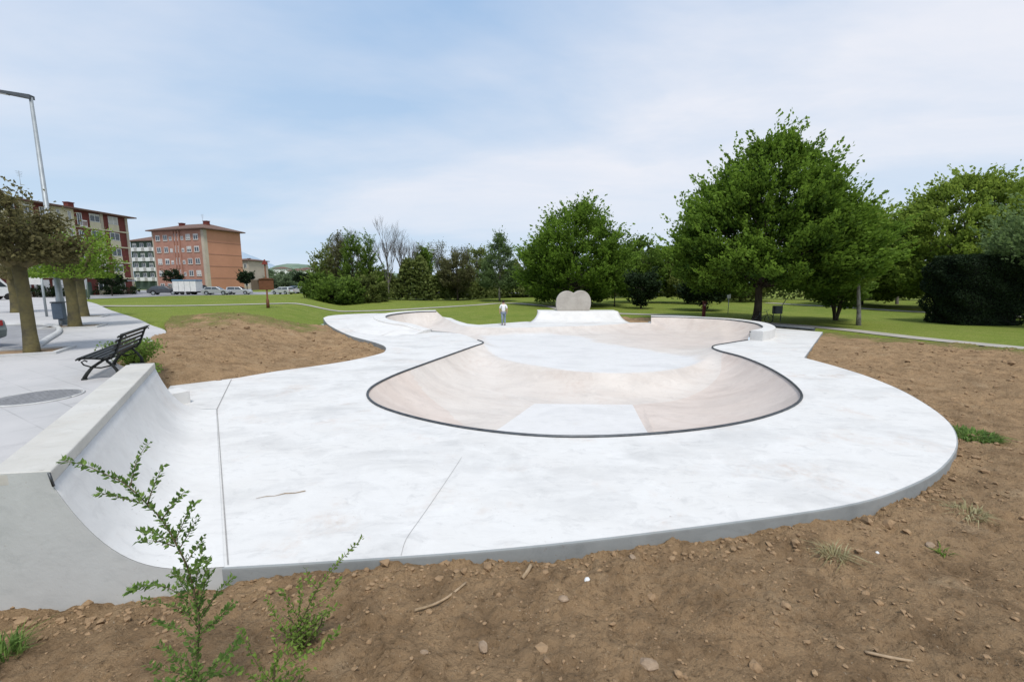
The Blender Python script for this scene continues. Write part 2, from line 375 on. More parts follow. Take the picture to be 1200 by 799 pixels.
# ------------------------------------------------------------------ ground heights
QA = np.array([-4.6, 3.9]); QB = np.array([-7.85, 9.25])
PAVE = np.array([(-8.2, 3.75), (-5.0, 3.95), (-8.3, 9.0), (-8.9, 9.9), (-10.6, 11.2)] + [tuple(p) for p in catmull([(-11.7, 12.7), (-12.6, 14.8), (-14.6, 18.0), (-17.6, 20.8), (-21.5, 24.5), (-30, 32), (-42, 43), (-55, 53)], 5)] + [(-70, 60), (-150, 60), (-150, -30), (-8.2, -30)])
def gz(x, y):
    x = np.asarray(x, float); y = np.asarray(y, float)
    left = sst(-x-6.4-(y-15)*.36*(y > 15), 0.2, 5.6)*sst(y, 8.6, 10.0)
    z = -.19+.90*left-.20*sst(-x, 2.6, 4.0)*(1-sst(y, 5, 8))
    z = z+(.40-z)*sst(y, 46, 62)*sst(-x, 30, 45)
    z = z+.13*np.clip(4.3-y, 0, 3.5)*(1-sst(x, 6, 12)*.6)
    z = z+.10*(fbm(x*.09, y*.09, 2, 31)-.5)*sst(y, 32, 50)*2
    z = z+.16*sst(x, 11, 15)*sst(y, 6, 12)*(1-sst(y, 17, 24))
    return z
SOIL_RIGHT = np.array([(-5.6, .2), (-5.2, 3.7), (-4.4, 4.6), (-2.9, 5), (2, 6), (9, 10), (10, 16), (15, 24), (14.5, 28.4), (8.5, 29), (0, 29.5), (-2.0, 28.6), (-1.0, 30.6), (1.0, 31.9), (5, 34.6), (9.5, 36.0), (13.0, 34.4), (16.5, 29.9), (18.2, 26.6), (20.0, 22.5), (22.0, 17.6), (24.5, 13.2), (30, 7), (30, .2)])
SOIL_LEFT = np.array([(-8.3, 9.1), (-9.0, 9.9), (-10.6, 11.15), (-11.9, 12.9), (-12.75, 14.8), (-14.6, 18.0), (-16.9, 20.8), (-18.4, 23.2), (-16.5, 24.4), (-13, 23.9), (-11.5, 24.6), (-10.6, 26.2), (-9.5, 24.5), (-7.0, 21.4), (-4.6, 18), (-4.6, 16.4), (-6.2, 13.6), (-7.2, 12.0), (-7.4, 10.0), (-7.6, 9.2)])

def grid_mesh(name, xs, ys, zf, keep=None, m=None, smooth=True, attr=None):
    X, Y = np.meshgrid(xs, ys); Z = zf(X.ravel(), Y.ravel()).reshape(X.shape)
    V = np.stack([X.ravel(), Y.ravel(), Z.ravel()], 1); nx = len(xs); ny = len(ys)
    i = np.arange(nx-1)[None, :]+np.arange(ny-1)[:, None]*nx
    F = np.stack([i, i+1, i+1+nx, i+nx], -1).reshape(-1, 4)
    if keep is not None:
        c = V[F].mean(1); F = F[keep(c[:, 0], c[:, 1])]
    used = np.unique(F); mp = np.full(len(V), -1); mp[used] = np.arange(len(used)); V = V[used]; F = mp[F]
    me = npmesh(name, V, F, smooth)
    if attr:
        for an, fn in attr.items():
            a = me.attributes.new(an, 'FLOAT', 'POINT'); a.data.foreach_set('value', fn(V[:, 0], V[:, 1]).astype(np.float32))
    return link(name, me, m)

# grass and soil materials
def lawn_material():
    m = bpy.data.materials.new('mown_grass'); m.use_nodes = True; nt = m.node_tree; b = nt.nodes['Principled BSDF']
    b.inputs['Roughness'].default_value = .95; b.inputs['Specular IOR Level'].default_value = .05
    v = nt.nodes.new('ShaderNodeTexCoord').outputs['Object']
    c = mixcol(nt, nnoise(nt, v, .10, 5, .6, .38, .62), (.215, .255, .046), (.145, .200, .032))
    c = mixcol(nt, nnoise(nt, v, .8, 6, .65, .42, .68), c, (.265, .275, .068))
    c = mixcol(nt, nnoise(nt, v, 11, 6, .7, .40, .64), c, (.095, .140, .026))
    c = mixcol(nt, nnoise(nt, v, 40, 3, .7, .58, .70), c, (.29, .31, .11))
    nt.links.new(c, b.inputs['Base Color'])
    n = nt.nodes.new('ShaderNodeTexNoise'); n.inputs['Scale'].default_value = 30; n.inputs['Detail'].default_value = 6; nt.links.new(v, n.inputs['Vector'])
    bp = nt.nodes.new('ShaderNodeBump'); bp.inputs['Strength'].default_value = .8; bp.inputs['Distance'].default_value = .06
    nt.links.new(n.outputs['Fac'], bp.inputs['Height']); nt.links.new(bp.outputs[0], b.inputs['Normal'])
    return m
def soil_material():
    m = bpy.data.materials.new('bare_soil'); m.use_nodes = True; nt = m.node_tree; b = nt.nodes['Principled BSDF']
    b.inputs['Roughness'].default_value = .97; b.inputs['Specular IOR Level'].default_value = .06
    v = nt.nodes.new('ShaderNodeTexCoord').outputs['Object']
    c = mixcol(nt, nnoise(nt, v, .55, 6, .6, .36, .64), (.41, .272, .152), (.345, .235, .135))
    c = mixcol(nt, nnoise(nt, v, 2.1, 7, .65, .45, .72), c, (.185, .120, .067))
    c = mixcol(nt, nnoise(nt, v, 1.3, 5, .6, .58, .78), c, (.45, .325, .20))
    c = mixcol(nt, nnoise(nt, v, 70, 5, .75, .50, .70), c, (.25, .165, .09))
    c = mixcol(nt, nnoise(nt, v, 15, 8, .75, .53, .70), c, (.105, .068, .038))
    c = mixcol(nt, nnoise(nt, v, 45, 4, .7, .63, .72), c, (.50, .41, .30))
    a = nt.nodes.new('ShaderNodeAttribute'); a.attribute_name = 'turf'
    g = mixcol(nt, nnoise(nt, v, 9, 6, .7, .4, .65), (.13, .165, .036), (.19, .165, .07))
    c = mixcol(nt, a.outputs['Fac'], c, g)
    nt.links.new(c, b.inputs['Base Color'])
    h = nt.nodes.new('ShaderNodeTexNoise'); h.inputs['Scale'].default_value = 16; h.inputs['Detail'].default_value = 10; h.inputs['Roughness'].default_value = .7; nt.links.new(v, h.inputs['Vector'])
    bp = nt.nodes.new('ShaderNodeBump'); bp.inputs['Strength'].default_value = 1.0; bp.inputs['Distance'].default_value = .09
    nt.links.new(h.outputs['Fac'], bp.inputs['Height']); nt.links.new(bp.outputs[0], b.inputs['Normal'])
    return m
M['lawn'] = lawn_material(); M['soil'] = soil_material()

def soil_mask(X, Y):
    w = (fbm(X*.9, Y*.9, 3, 5)-.5)*1.1
    return (pip(X+w, Y+w*.7, SOIL_RIGHT) | pip(X+w*.4, Y+w*.5, SOIL_LEFT))
def soilz(X, Y):
    z = gz(X, Y)+.035
    n = fbm(X*1.1, Y*1.1, 3, 40)-.5
    c = fbm(X*4.3, Y*4.3, 4, 50, .6)-.5
    r = np.abs(fbm(X*9, Y*9, 3, 60)-.5)
    far = sst(Y, 5, 12)
    m = fbm(X*13+3, Y*13, 3, 70, .6)-.5; q = fbm(X*.45, Y*.45, 2, 90)
    z = z+deckz(X, Y)*sst(-X, 3, 5)+n*.17+c*.12-r*.06+np.maximum(m-.02, 0)*.16*sst(q, .3, .6)-np.maximum(-m-.12, 0)*.14
    lim = np.where(pip(X, Y, DECK), 0.0, pdist(X, Y, DECK))
    z = z+.13*(fbm(X*1.7, Y*1.7, 3, 95)-.38)*np.exp(-lim/.4)*(lim > 0)
    return np.minimum(z, -.035+.42*lim+.03*np.clip(c+.3, 0, 1)*(lim > 0)+deckz(X, Y)*1.0)
def soil_turf(X, Y):
    e = np.minimum(pdist(X, Y, SOIL_RIGHT[16:23], False), pdist(X, Y, SOIL_LEFT[6:10], False))
    n = fbm(X*1.4, Y*1.4, 4, 77)
    t = np.clip((2.6-e)/2.0+(n-.5)*2.6, 0, 1)*sst(3.8-e, 0, 1.4)
    return t*.85
def deck_in(x, y, m=.3): return pip(x, y, DECK) & (pdist(x, y, DECK) > m)

# lawn: one sheet to the horizon
def axis(lo, hi, c0, c1, fine, grow):
    a = list(np.arange(c0, c1+1e-6, fine)); s = fine
    while a[-1] < hi: s *= grow; a.append(a[-1]+s)
    b = []; s = fine; q = c0
    while q > lo: s *= grow; q -= s; b.append(q)
    return np.array(b[::-1]+a)
def lawnz(X, Y):
    z = gz(X, Y)+.02*(fbm(X*.6, Y*.6, 3, 3)-.5)
    s = pip(X, Y, SOIL_RIGHT) | pip(X, Y, SOIL_LEFT)
    lim = np.where(pip(X, Y, DECK), 0.0, pdist(X, Y, DECK)); z = np.where(s | (lim == 0), np.minimum(z, -.13+.40*lim), z)
    return z-.14*s-.06*pip(X, Y, PAVE)
g = grid_mesh('lawn', axis(-3500, 3500, -22, 34, .5, 1.12), axis(-60, 5000, -4, 40, .5, 1.12), lawnz,
              keep=lambda x, y: ~deck_in(x, y, .0) , m=M['lawn']); structure(g)
# soil
s1 = grid_mesh('soil', np.arange(-6, 7.001, .028), np.arange(.9, 7.001, .028), soilz, keep=lambda x, y: soil_mask(x, y) & ~deck_in(x, y), m=M['soil'], attr={'turf': soil_turf}); structure(s1)
s2 = grid_mesh('soil', np.arange(7.0, 28.01, .06), np.arange(.6, 20.01, .06), soilz, keep=lambda x, y: soil_mask(x, y) & ~deck_in(x, y), m=M['soil'], attr={'turf': soil_turf}); structure(s2)
s3 = grid_mesh('soil', np.arange(-4, 24.01, .16), np.arange(20.0, 37.0, .16), soilz, keep=lambda x, y: soil_mask(x, y) & ~deck_in(x, y), m=M['soil'], attr={'turf': soil_turf}); structure(s3)
s4 = grid_mesh('soil', np.arange(-19, -4.2, .07), np.arange(8.8, 27.5, .07), soilz, keep=lambda x, y: pip(x, y, SOIL_LEFT) & ~deck_in(x, y), m=M['soil'], attr={'turf': soil_turf}); structure(s4)

# pavement, road, paths
def flat(name, poly, z, m, sp=2.0, skirt=0):
    poly = np.asarray(poly, float); V, F = cdt([resample(poly, sp)], [], sp*2, poly)
    zz = z(V[:, 0], V[:, 1]) if callable(z) else np.full(len(V), z)
    V3 = np.column_stack([V, zz]); 
    if skirt:
        R = resample(poly, sp); zr = z(R[:, 0], R[:, 1]) if callable(z) else np.full(len(R), z); b = len(V3); n = len(R)
        V3 = np.vstack([V3, np.column_stack([R[:, :2], zr]), np.column_stack([R[:, :2], zr-skirt])])
        q = [(b+i, b+(i+1) % n, b+n+(i+1) % n) for i in range(n)]+[(b+i, b+n+(i+1) % n, b+n+i) for i in range(n)]
        F = np.vstack([F, np.array(q)])
    return link(name, npmesh(name, V3, F), m)
def pave_material():
    m = bpy.data.materials.new('paving'); m.use_nodes = True; nt = m.node_tree; b = nt.nodes['Principled BSDF']; b.inputs['Roughness'].default_value = .85
    v = nt.nodes.new('ShaderNodeTexCoord').outputs['Object']
    mp = nt.nodes.new('ShaderNodeMapping'); mp.inputs['Rotation'].default_value = (0, 0, .52); nt.links.new(v, mp.inputs[0])
    br = nt.nodes.new('ShaderNodeTexBrick'); br.inputs['Scale'].default_value = 1.0; br.inputs['Mortar Size'].default_value = .011; br.inputs['Brick Width'].default_value = 1.2; br.inputs['Row Height'].default_value = .6
    br.inputs['Color1'].default_value = (.40, .39, .38, 1); br.inputs['Color2'].default_value = (.39, .385, .38, 1); br.inputs['Mortar'].default_value = (.26, .255, .25, 1); nt.links.new(mp.outputs[0], br.inputs['Vector'])
    c = mixcol(nt, nnoise(nt, v, .35, 6, .6, .38, .65), br.outputs['Color'], (.47, .455, .445))
    c = mixcol(nt, nnoise(nt, v, 1.6, 7, .65, .55, .8), c, (.34, .33, .33))
    nt.links.new(c, b.inputs['Base Color']); return m
M['pave'] = pave_material()
pv = flat('pavement', PAVE, .75, M['pave'], 1.5, skirt=.5); structure(pv)
ROAD = [(-150, 56), (-58, 55), (-57, 72), (-44, 78), (0, 83), (40, 90), (40, 99), (0, 94), (-58, 96), (-71.5, 92), (-71.5, 150), (-80, 150), (-84, 118), (-150, 118)]
rd = flat('road', ROAD, .47, M['asphalt'], 4, skirt=.3); structure(rd)
def strip(pts, w): 
    P = catmull(pts, 6); T = np.gradient(P, axis=0); T /= np.linalg.norm(T, axis=1)[:, None]; Nn = np.column_stack([-T[:, 1], T[:, 0]])
    return np.vstack([P+Nn*w/2, (P-Nn*w/2)[::-1]])
p1 = [at(90, 358.5, .7), at(200, 360, .6), at(330, 361.3, .3), at(470, 360, .1), at(540, 356.5, 0), at(590, 353.5, 0), at(640, 357, 0), at(665, 361.5, 0), at(720, 365.5, -.05), at(790, 368.5, -.1), at(850, 374, -.1), at(905, 378, -.1), at(980, 384, -.1), at(1060, 393, -.1), at(1140, 403, -.1), at(1230, 414, -.1)]
ps = flat('path', strip(p1, 1.35), lambda x, y: gz(x, y)+.035, M['path'], .6); structure(ps)
p2 = [at(900, 353, 0), at(960, 356.5, 0), at(1020, 360, 0), at(1080, 363.5, 0), at(1250, 371, 0)]
ps2 = flat('path', strip(p2, 1.6), lambda x, y: gz(x, y)+.035, M['path'], .8); structure(ps2)

# ------------------------------------------------------------------ the skatepark
park = thing('skatepark', 'pale smooth concrete skatepark with sunken bowl and rounded deck', 'skatepark')
DR = resample(DECK, .35); RR = resample(RIM, .22)
V, F = cdt([DR, RR[:, :2]], [], .9, DECK, holes=[RIM])
V3 = np.column_stack([V, deckz(V[:, 0], V[:, 1])+.004*(fbm(V[:, 0]*.8, V[:, 1]*.8, 2, 8)-.5)])
link('deck', npmesh('deck', V3, F, True), M['deck'], park)
# deck edge: rounded arris then vertical face
n = len(DR); c = DR[:, :2]; T = np.roll(c, -1, 0)-np.roll(c, 1, 0); T /= np.linalg.norm(T, axis=1)[:, None]; No = np.column_stack([T[:, 1], -T[:, 0]])
dz0 = deckz(c[:, 0], c[:, 1])
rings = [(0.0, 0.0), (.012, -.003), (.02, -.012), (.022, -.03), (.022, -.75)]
VV = np.vstack([np.column_stack([c+No*o, dz0+z]) for o, z in rings]); FF = []
for k in range(len(rings)-1):
    for i in range(n): j = (i+1) % n; FF.append((k*n+i, (k+1)*n+i, (k+1)*n+j, k*n+j))
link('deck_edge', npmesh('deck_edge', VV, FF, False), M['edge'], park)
# bowl surface: pink walls, white floors
deepq = np.array([(-.72, 10.2), (.72, 13.4), (3.85, 13.3), (3.45, 10.2)])
wl = [tuple(p) for p in catmull([(-1.28, 19.55), (-1.0, 18.7), (-.4, 17.6), (.4, 16.65), (1.6, 15.65)], 4)]+[(x, float(lipy(x))) for x in np.linspace(2.0, 7.9, 22)]
shallow = np.array(wl+[at(822, 418, -.37), at(798, 414.5, -.37), at(750, 407, -.37), at(705, 400, -.37), at(690, 393.5, -.37), at(640, 391, -.37), at(560, 393, -.37), (-1.95, 22.4), (-1.32, 20.6)])
deepR = resample(deepq, .25); shR = resample(shallow, .25)
wallR = np.array([(9.6, 17.2)]+list(catmull([(8.56, 17.3), (7.75, 15.7), (6.5, 14.4), (5.2, 13.65), (3.86, 13.32)], 4))+[(3.46, 10.2), (3.4, 7.0), (10.5, 7.0)])
wallL = np.array([(-.72, 10.2), (-.72, 7.0), (-5, 7.0), (-5, 13.5), (-3.4, 13.8), (-1.9, 12.2)])
exR = resample(wallR[1:-1], .25, False)[1:-4]; exR = exR[pip(exR[:, 0], exR[:, 1], RIM) & (pdist(exR[:, 0], exR[:, 1], deepR) > .1) & (pdist(exR[:, 0], exR[:, 1], RR[:, :2]) > .1)]
V, F = cdt([RR[:, :2], deepR, shR], [exR], .15, RIM)
Z = bowlz(V[:, 0], V[:, 1])
cc = V[F].mean(1)
white = pip(cc[:, 0], cc[:, 1], deepq).astype(float)
ins = pip(cc[:, 0], cc[:, 1], shallow); dlip = pdist(cc[:, 0], cc[:, 1], shallow[:len(wl)], False); dfar = pdist(cc[:, 0], cc[:, 1], shallow[len(wl)-1:], False)
nz = fbm(cc[:, 0]*1.7, cc[:, 1]*1.7, 3, 12)
white = np.maximum(white, ins*(.30+.70*sst(dlip, 0, .18))*sst(dfar+(nz-.5)*.5, 0, .75))
pink = (pip(cc[:, 0], cc[:, 1], wallR) | pip(cc[:, 0], cc[:, 1], wallL)).astype(float)  # pinker tint paints in the shade change between side walls and hip
pink = np.maximum(pink, .8*sst(cc[:, 0], 4, 9)*sst(cc[:, 1], 19, 22))
me = npmesh('bowl', np.column_stack([V, Z]), F, True)
for an, va in (('white', white), ('pink', pink)):
    q = me.attributes.new(an, 'FLOAT', 'FACE'); q.data.foreach_set('value', va.astype(np.float32))
arc = np.concatenate([[0], np.cumsum(np.linalg.norm(np.diff(RIM[:, :2], axis=0), axis=1))])
dd, al = pdist(V[:, 0], V[:, 1], RIM[:, :2], False, arc)
for an, va in (('along', al), ('inward', dd)):
    q = me.attributes.new(an, 'FLOAT', 'POINT'); q.data.foreach_set('value', va.astype(np.float32))
link('bowl', me, M['bowl'], park)
# coping on the rim
def tubeobj(pts, r, name, m, parent, n=8): return MB().tube(pts, r, n).build(name, m, parent)
cp = [(x, y, z+.012) for x, y, z in resample(rim1[7:], .2, False)]
tubeobj(cp, .032, 'coping', M['coping'], park)
# raised ledges round the two pockets
def ledge(rim, w, zl, up, slope, dip):
    P = resample(rim, .2, False); T = np.gradient(P[:, :2], axis=0); T /= np.linalg.norm(T, axis=1)[:, None]; Nn = np.column_stack([T[:, 1], -T[:, 0]])
    bm = bmesh.new(); rows = []
    for i, p in enumerate(P):
        q = p[:2]+Nn[i]*w; slp = slope*min(1, max(.08, (p[2]+up-zl(p[0], p[1]))/.45)) if slope > .5 else slope; qb = q+Nn[i]*slp; zb = zl(qb[0], qb[1])+dip; q1 = q+Nn[i]*(slp*.36 if slope < .5 else .03); zm = zb+(p[2]+up-zb)*(.38 if slope < .5 else .74)
        rows.append([bm.verts.new(v) for v in ((p[0], p[1], p[2]-.09), (p[0], p[1], p[2]+up-.015), (p[0]+Nn[i][0]*.02, p[1]+Nn[i][1]*.02, p[2]+up), (q[0], q[1], p[2]+up), (q[0]+Nn[i][0]*.02, q[1]+Nn[i][1]*.02, p[2]+up-.02), (q1[0], q1[1], zm), (qb[0], qb[1], zb), (p[0], p[1], zb-.05))])
    for a, b in zip(rows[:-1], rows[1:]):
        for k in range(8): f = bm.faces.new((a[k], a[(k+1) % 8], b[(k+1) % 8], b[k])); f.smooth = False
    bm.faces.new(rows[0]); bm.faces.new(rows[-1][::-1])
    s = MB(); s.bm.free(); s.bm = bm; o = s.build('ledge', M['ramp'], park)
    tubeobj([(x+Nn[i][0]*-.01, y+Nn[i][1]*-.01, z-.02) for i, (x, y, z) in enumerate(P)], .04, 'coping', M['coping'], o)
    return o
ledge(rim2, .55, lambda x, y: 0, .05, .05, -.3); ledge(rim4, .70, lambda x, y: float(deckz(x, y)), .05, 2.3, .004)
# quarter pipe beside the pavement
def quarter():
    near_b = Vector((-2.9, 3.97, 0)); near_t = Vector((-4.32, 3.80, 0)); far_b = Vector((-6.66, 9.36, 0)); far_t = Vector((-7.78, 9.18, 0)); ZT = 1.09
    prof = [(1, ZT), (1, ZT-.13)]
    K = 20
    for i in range(K+1):
        a = i/K; prof.append((.992*(1-a), (ZT-.13)*((1-a)**3.5)))
    bm = bmesh.new(); rows = []; ns = 24
    for s in range(ns+1):
        t = s/ns; B = near_b.lerp(far_b, t); Tt = near_t.lerp(far_t, t); row = []
        for (u, z) in prof:
            p = B.lerp(Tt, u); row.append(bm.verts.new((p.x, p.y, z+.004)))
        rows.append(row)
    for a, b in zip(rows[:-1], rows[1:]):
        for k in range(1, len(prof)-1): f = bm.faces.new((a[k], a[k+1], b[k+1], b[k])); f.smooth = True
    s = MB(); s.bm.free(); s.bm = bm; q = s.build('quarter_pipe', M['ramp'], park)
    # end faces
    def endface(b, t, ext, off):
        m = MB(); out = [m.bm.verts.new((b.lerp(t, u).x, b.lerp(t, u).y+off, z)) for u, z in prof]
        e = t+ext
        out = [m.bm.verts.new((e.x, e.y+off, -.6)), m.bm.verts.new((e.x, e.y+off, ZT))]+out+[m.bm.verts.new((b.x, b.y+off, -.6))]
        m.bm.faces.new(out); return m.build('end_wall', M['endwall'], q)
    endface(near_b, near_t, (near_t-near_b)*2.2, 0); endface(far_b, far_t, (far_t-far_b)*.42, 0)
    # cap with a steel edge
    d = (far_t-near_t).normalized(); nn = Vector((-d.y, d.x, 0)); w = .47
    m = MB(); A = near_t; Bf = far_t
    o = [(A.x+.012*-nn.x, A.y+.012*-nn.y), (Bf.x-.012*nn.x, Bf.y-.012*nn.y), (Bf.x+nn.x*w, Bf.y+nn.y*w), (A.x+nn.x*w-.12, A.y+nn.y*w+.19)]
    m.prism(o, ZT-.125, ZT+.004, 'xy'); m.build('cap', M['cream_edge'], q, bevel=.015)
    m = MB(); m.prism([(A.x+nn.x*w-.3, A.y+nn.y*w+.6), (Bf.x+nn.x*w, Bf.y+nn.y*w), (Bf.x+nn.x*(w-.1), Bf.y+nn.y*(w-.1)), (A.x+nn.x*(w-.1)-.2, A.y+nn.y*(w-.1)+.45)], .2, ZT-.13, 'xy'); m.build('back_wall', M['edge'], q)
    m = MB(); m.tube([near_t+Vector((.004, -.008, ZT-.005)), near_t+Vector((.03, -.008, ZT-.14))], .012, 6); m.build('steel_edge', M['coping'], q)
    # small side block and darker slab at the far end
    m = MB(); m.box(-.28, .28, -.2, .2, -.3, .30, .015); sb = m.build('side_block', M['ramp'], q); sb.location = (-7.95, 9.85, 0); sb.rotation_euler = (0, 0, -.55)
    # joint between transition and deck
    def line(pts, w, nm='joint'):
        P = resample(np.array(pts), .25, False); T = np.gradient(P, axis=0); T /= np.linalg.norm(T, axis=1)[:, None]; Nn = np.column_stack([-T[:, 1], T[:, 0]])
        z = deckz(P[:, 0], P[:, 1])+.0075; A_ = P+Nn*w/2; B_ = P-Nn*w/2
        VV = np.vstack([np.column_stack([A_, z]), np.column_stack([B_, z])]); k = len(P)
        link(nm, npmesh(nm, VV, [(i, i+1, k+i+1, k+i) for i in range(k-1)]), M['joint'], park)
    line([(-2.88, 4.0), (-6.64, 9.36)], .013); line([(-6.64, 9.36), (-8.22, 12.3)], .02)
    line(catmull([at(470, 651), at(476, 632), at(491, 610), at(503, 593), at(520, 568), at(534, 547), at(541, 536)], 4), .005, 'crack')
quarter()
# back ramp under the heart: flared bank
def back_ramp():
    bm = bmesh.new(); rows = []; K = 10; S = 24
    for i in range(K+1):
        a = i/K; z = .69*(1-math.sqrt(1-.85*a*a))/(1-math.sqrt(.15)); y = 29.75+1.25*a
        fl = (1-a)*.75
        # the side edge flares outwards at the foot
        x0 = 1.9-fl*(1.05); x1 = 7.65+fl*.85
        rows.append([bm.verts.new((x0+(x1-x0)*s/S, y-.06*(x0+(x1-x0)*s/S-4.7)/3+.0, z+.004)) for s in range(S+1)])
    for i, (a, b) in enumerate(zip(rows[:-1], rows[1:])):
        for k in range(S): f = bm.faces.new((a[k], a[k+1], b[k+1], b[k])); f.smooth = True
    top = rows[-1]; back = [bm.verts.new((v.co.x, v.co.y+1.5, v.co.z)) for v in top]; low = [bm.verts.new((v.co.x, v.co.y, -.4)) for v in back]
    for k in range(S): bm.faces.new((top[k], top[k+1], back[k+1], back[k])); bm.faces.new((back[k], back[k+1], low[k+1], low[k]))
    for side in (0, S):
        L = [r[side] for r in rows]; lo = [bm.verts.new((v.co.x, v.co.y, -.4)) for v in L]
        for k in range(len(L)-1): bm.faces.new((L[k], L[k+1], lo[k+1], lo[k]))
        bm.faces.new((L[-1], back[side], low[side], lo[-1]))
    s = MB(); s.bm.free(); s.bm = bm; s.build('back_ramp', M['ramp'], park)
back_ramp()
# heart shaped wall
def heart():
    pts = [(510, 243), (504, 215), (503, 190), (508, 160), (525, 132), (548, 117), (572, 113), (593, 117), (606, 124), (612, 127), (619, 123), (634, 114), (657, 110), (682, 116), (703, 134), (717, 162), (720, 190), (718, 215), (711, 243)]
    P = [((x-611.5)/217*2.56, (243-y)/133*1.49) for x, y in pts]
    P = [tuple(p) for p in catmull(P, 3)]
    h = MB().prism(P, -.17, .17, 'xz').build('heart_wall', M['heart'], None, bevel=.05)
    h.location = (4.52, 31.75, .688); tag(h, 'upright grey concrete wall shaped like a squat heart on top of the far ramp', 'concrete wall')
heart()

# ------------------------------------------------------------------ plants
def leaves(C, L, up=.5, shade=None, width=.55, dirs=None, seed=0):
    """rhombic leaves at centres C, length L"""
    r = np.random.default_rng(seed); n = len(C); C = np.asarray(C)
    A = r.normal(size=(n, 3)); 
    if dirs is not None: A = A*.6+dirs*1.2
    A /= np.linalg.norm(A, axis=1)[:, None]
    N = r.normal(size=(n, 3)); N[:, 2] += up*2; B = np.cross(N, A); B /= np.linalg.norm(B, axis=1)[:, None]+1e-9
    Nn = np.cross(A, B); s = (L*r.uniform(.65, 1.3, n))[:, None]
    v0 = C-A*s*.5; v2 = C+A*s*.5; v1 = C+B*s*width*.5-Nn*s*.10; v3 = C-B*s*width*.5-Nn*s*.10
    V = np.stack([v0, v1, v2, v3], 1).reshape(-1, 3); F = np.arange(4*n).reshape(-1, 4)
    me = npmesh('crown', V, F, False)
    a = me.attributes.new('shade', 'FLOAT', 'FACE'); sh = shade if shade is not None else r.random(n)
    a.data.foreach_set('value', np.clip(sh, 0, 1).astype(np.float32))
    return me
def limb(mb, p, q, r0, r1, sag=0, k=5, wob=.06, n=7):
    p = Vector(p); q = Vector(q); L = (q-p).length; pts = []; o = Vector((random.gauss(0, 1), random.gauss(0, 1), 0))*wob*L
    for i in range(k+1):
        t = i/k; pts.append(p.lerp(q, t)+o*math.sin(PI*t)+Vector((0, 0, sag*L*math.sin(PI*t))))
    mb.tube(pts, [r0+(r1-r0)*i/k for i in range(k+1)], n); return pts
def tree(name, label, cat, base, H, R, bot, prof, lm, bm_, leaf=.3, nclump=120, per=60, trunk_r=.25, off=(0, 0), group=None, lobes=.25, sprig=.15, clr=.9, stems=1, inner=.55, seed=1, flat=1.0, shade_bias=0):
    """prof: list of (t, r) crown radius over crown height; clumps follow limbs from the trunk"""
    r = np.random.default_rng(seed); random.seed(seed)
    root = thing(name, label, cat, base, 0, group)
    pt = np.array([p[0] for p in prof]); pr = np.array([p[1] for p in prof])
    tt = r.random(nclump*4); keep = r.random(nclump*4) < (np.interp(tt, pt, pr)/pr.max())**1.3+.08; tt = tt[keep][:nclump]
    n = len(tt); th = r.uniform(0, 2*PI, n)
    lob = 1+lobes*(np.sin(th*3+seed+tt*4)*.5+np.sin(th*5+seed*2.3-tt*7)*.35+r.normal(0, .35, n))
    rad = np.interp(tt, pt, pr)*R*lob*(inner+(1-inner)*np.sqrt(r.random(n)))
    C = np.stack([off[0]+rad*np.cos(th), off[1]+rad*np.sin(th)*flat, bot+tt*(H-bot)], 1)
    # outward sprigs
    cr = clr*(.75+.5*r.random(n))
    out = np.stack([np.cos(th)*.8, np.sin(th)*.8, .25+.9*tt], 1); out /= np.linalg.norm(out, axis=1)[:, None]
    cen = np.repeat(C, per, 0); m = len(cen); outr = np.repeat(out, per, 0); crr = np.repeat(cr, per)
    g_ = r.normal(size=(m, 3)); g_ /= np.linalg.norm(g_, axis=1)[:, None]; g_ *= (r.random(m)**.45*crr)[:, None]; g_[:, 2] *= .62
    P = cen+g_
    sp = r.random(m) < sprig; tl = r.random(m)**1.5*crr*1.9
    P[sp] = (cen+outr*tl[:, None]+r.normal(0, .09, (m, 3))*crr[:, None])[sp]
    P[:, 2] = np.maximum(P[:, 2], .05)
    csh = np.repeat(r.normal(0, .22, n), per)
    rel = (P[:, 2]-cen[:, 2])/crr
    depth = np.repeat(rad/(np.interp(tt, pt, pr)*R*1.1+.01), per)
    sh = .40+csh*.8+.55*rel+.3*(depth-.6)+.15*np.repeat(tt-.4, per)+r.normal(0, .13, m)+shade_bias  # leaf colour carries light: paler clump tops and outer crown, darker gaps inside
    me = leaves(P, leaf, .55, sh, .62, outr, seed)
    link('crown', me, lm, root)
    mb = MB(); top = Vector((off[0]*.6, off[1]*.6, bot+(H-bot)*.62))
    for s in range(stems):
        a = 2*PI*s/max(stems, 1)+seed; spd = 0 if stems == 1 else R*.45
        tp = top+Vector((math.cos(a)*spd, math.sin(a)*spd, 0))
        b0 = Vector((0, 0, -.15))+Vector((math.cos(a), math.sin(a), 0))*(0 if stems == 1 else trunk_r*.9)
        k = 7; pts = []
        for i in range(k+1):
            t = i/k; q = b0.lerp(tp, t); q.x = b0.x+(tp.x-b0.x)*t**1.5+random.gauss(0, .02)*H*.1; q.y = b0.y+(tp.y-b0.y)*t**1.5; pts.append(q)
        rr = [trunk_r*(1.12 if i == 0 else 1-.8*i/k) for i in range(k+1)]
        mb.tube(pts, rr, 10)
    nb = min(n, 34)
    for i in r.choice(n, nb, replace=False):
        zt = max(bot*1.1, C[i, 2]*.6); f = min(1, zt/top.z); p0 = Vector((top.x*f**1.5, top.y*f**1.5, zt))
        limb(mb, p0, C[i], trunk_r*.38*(1-f*.5), .015, .05, 5, .05, 5)
    mb.build('trunk', bm_, root)
    return root
SPIRE = [(0, .75), (.2, 1), (.45, .8), (.7, .45), (.88, .2), (1, .04)]
DOME = [(0, .55), (.15, .9), (.35, 1.0), (.6, .85), (.8, .58), (.93, .3), (1, .08)]
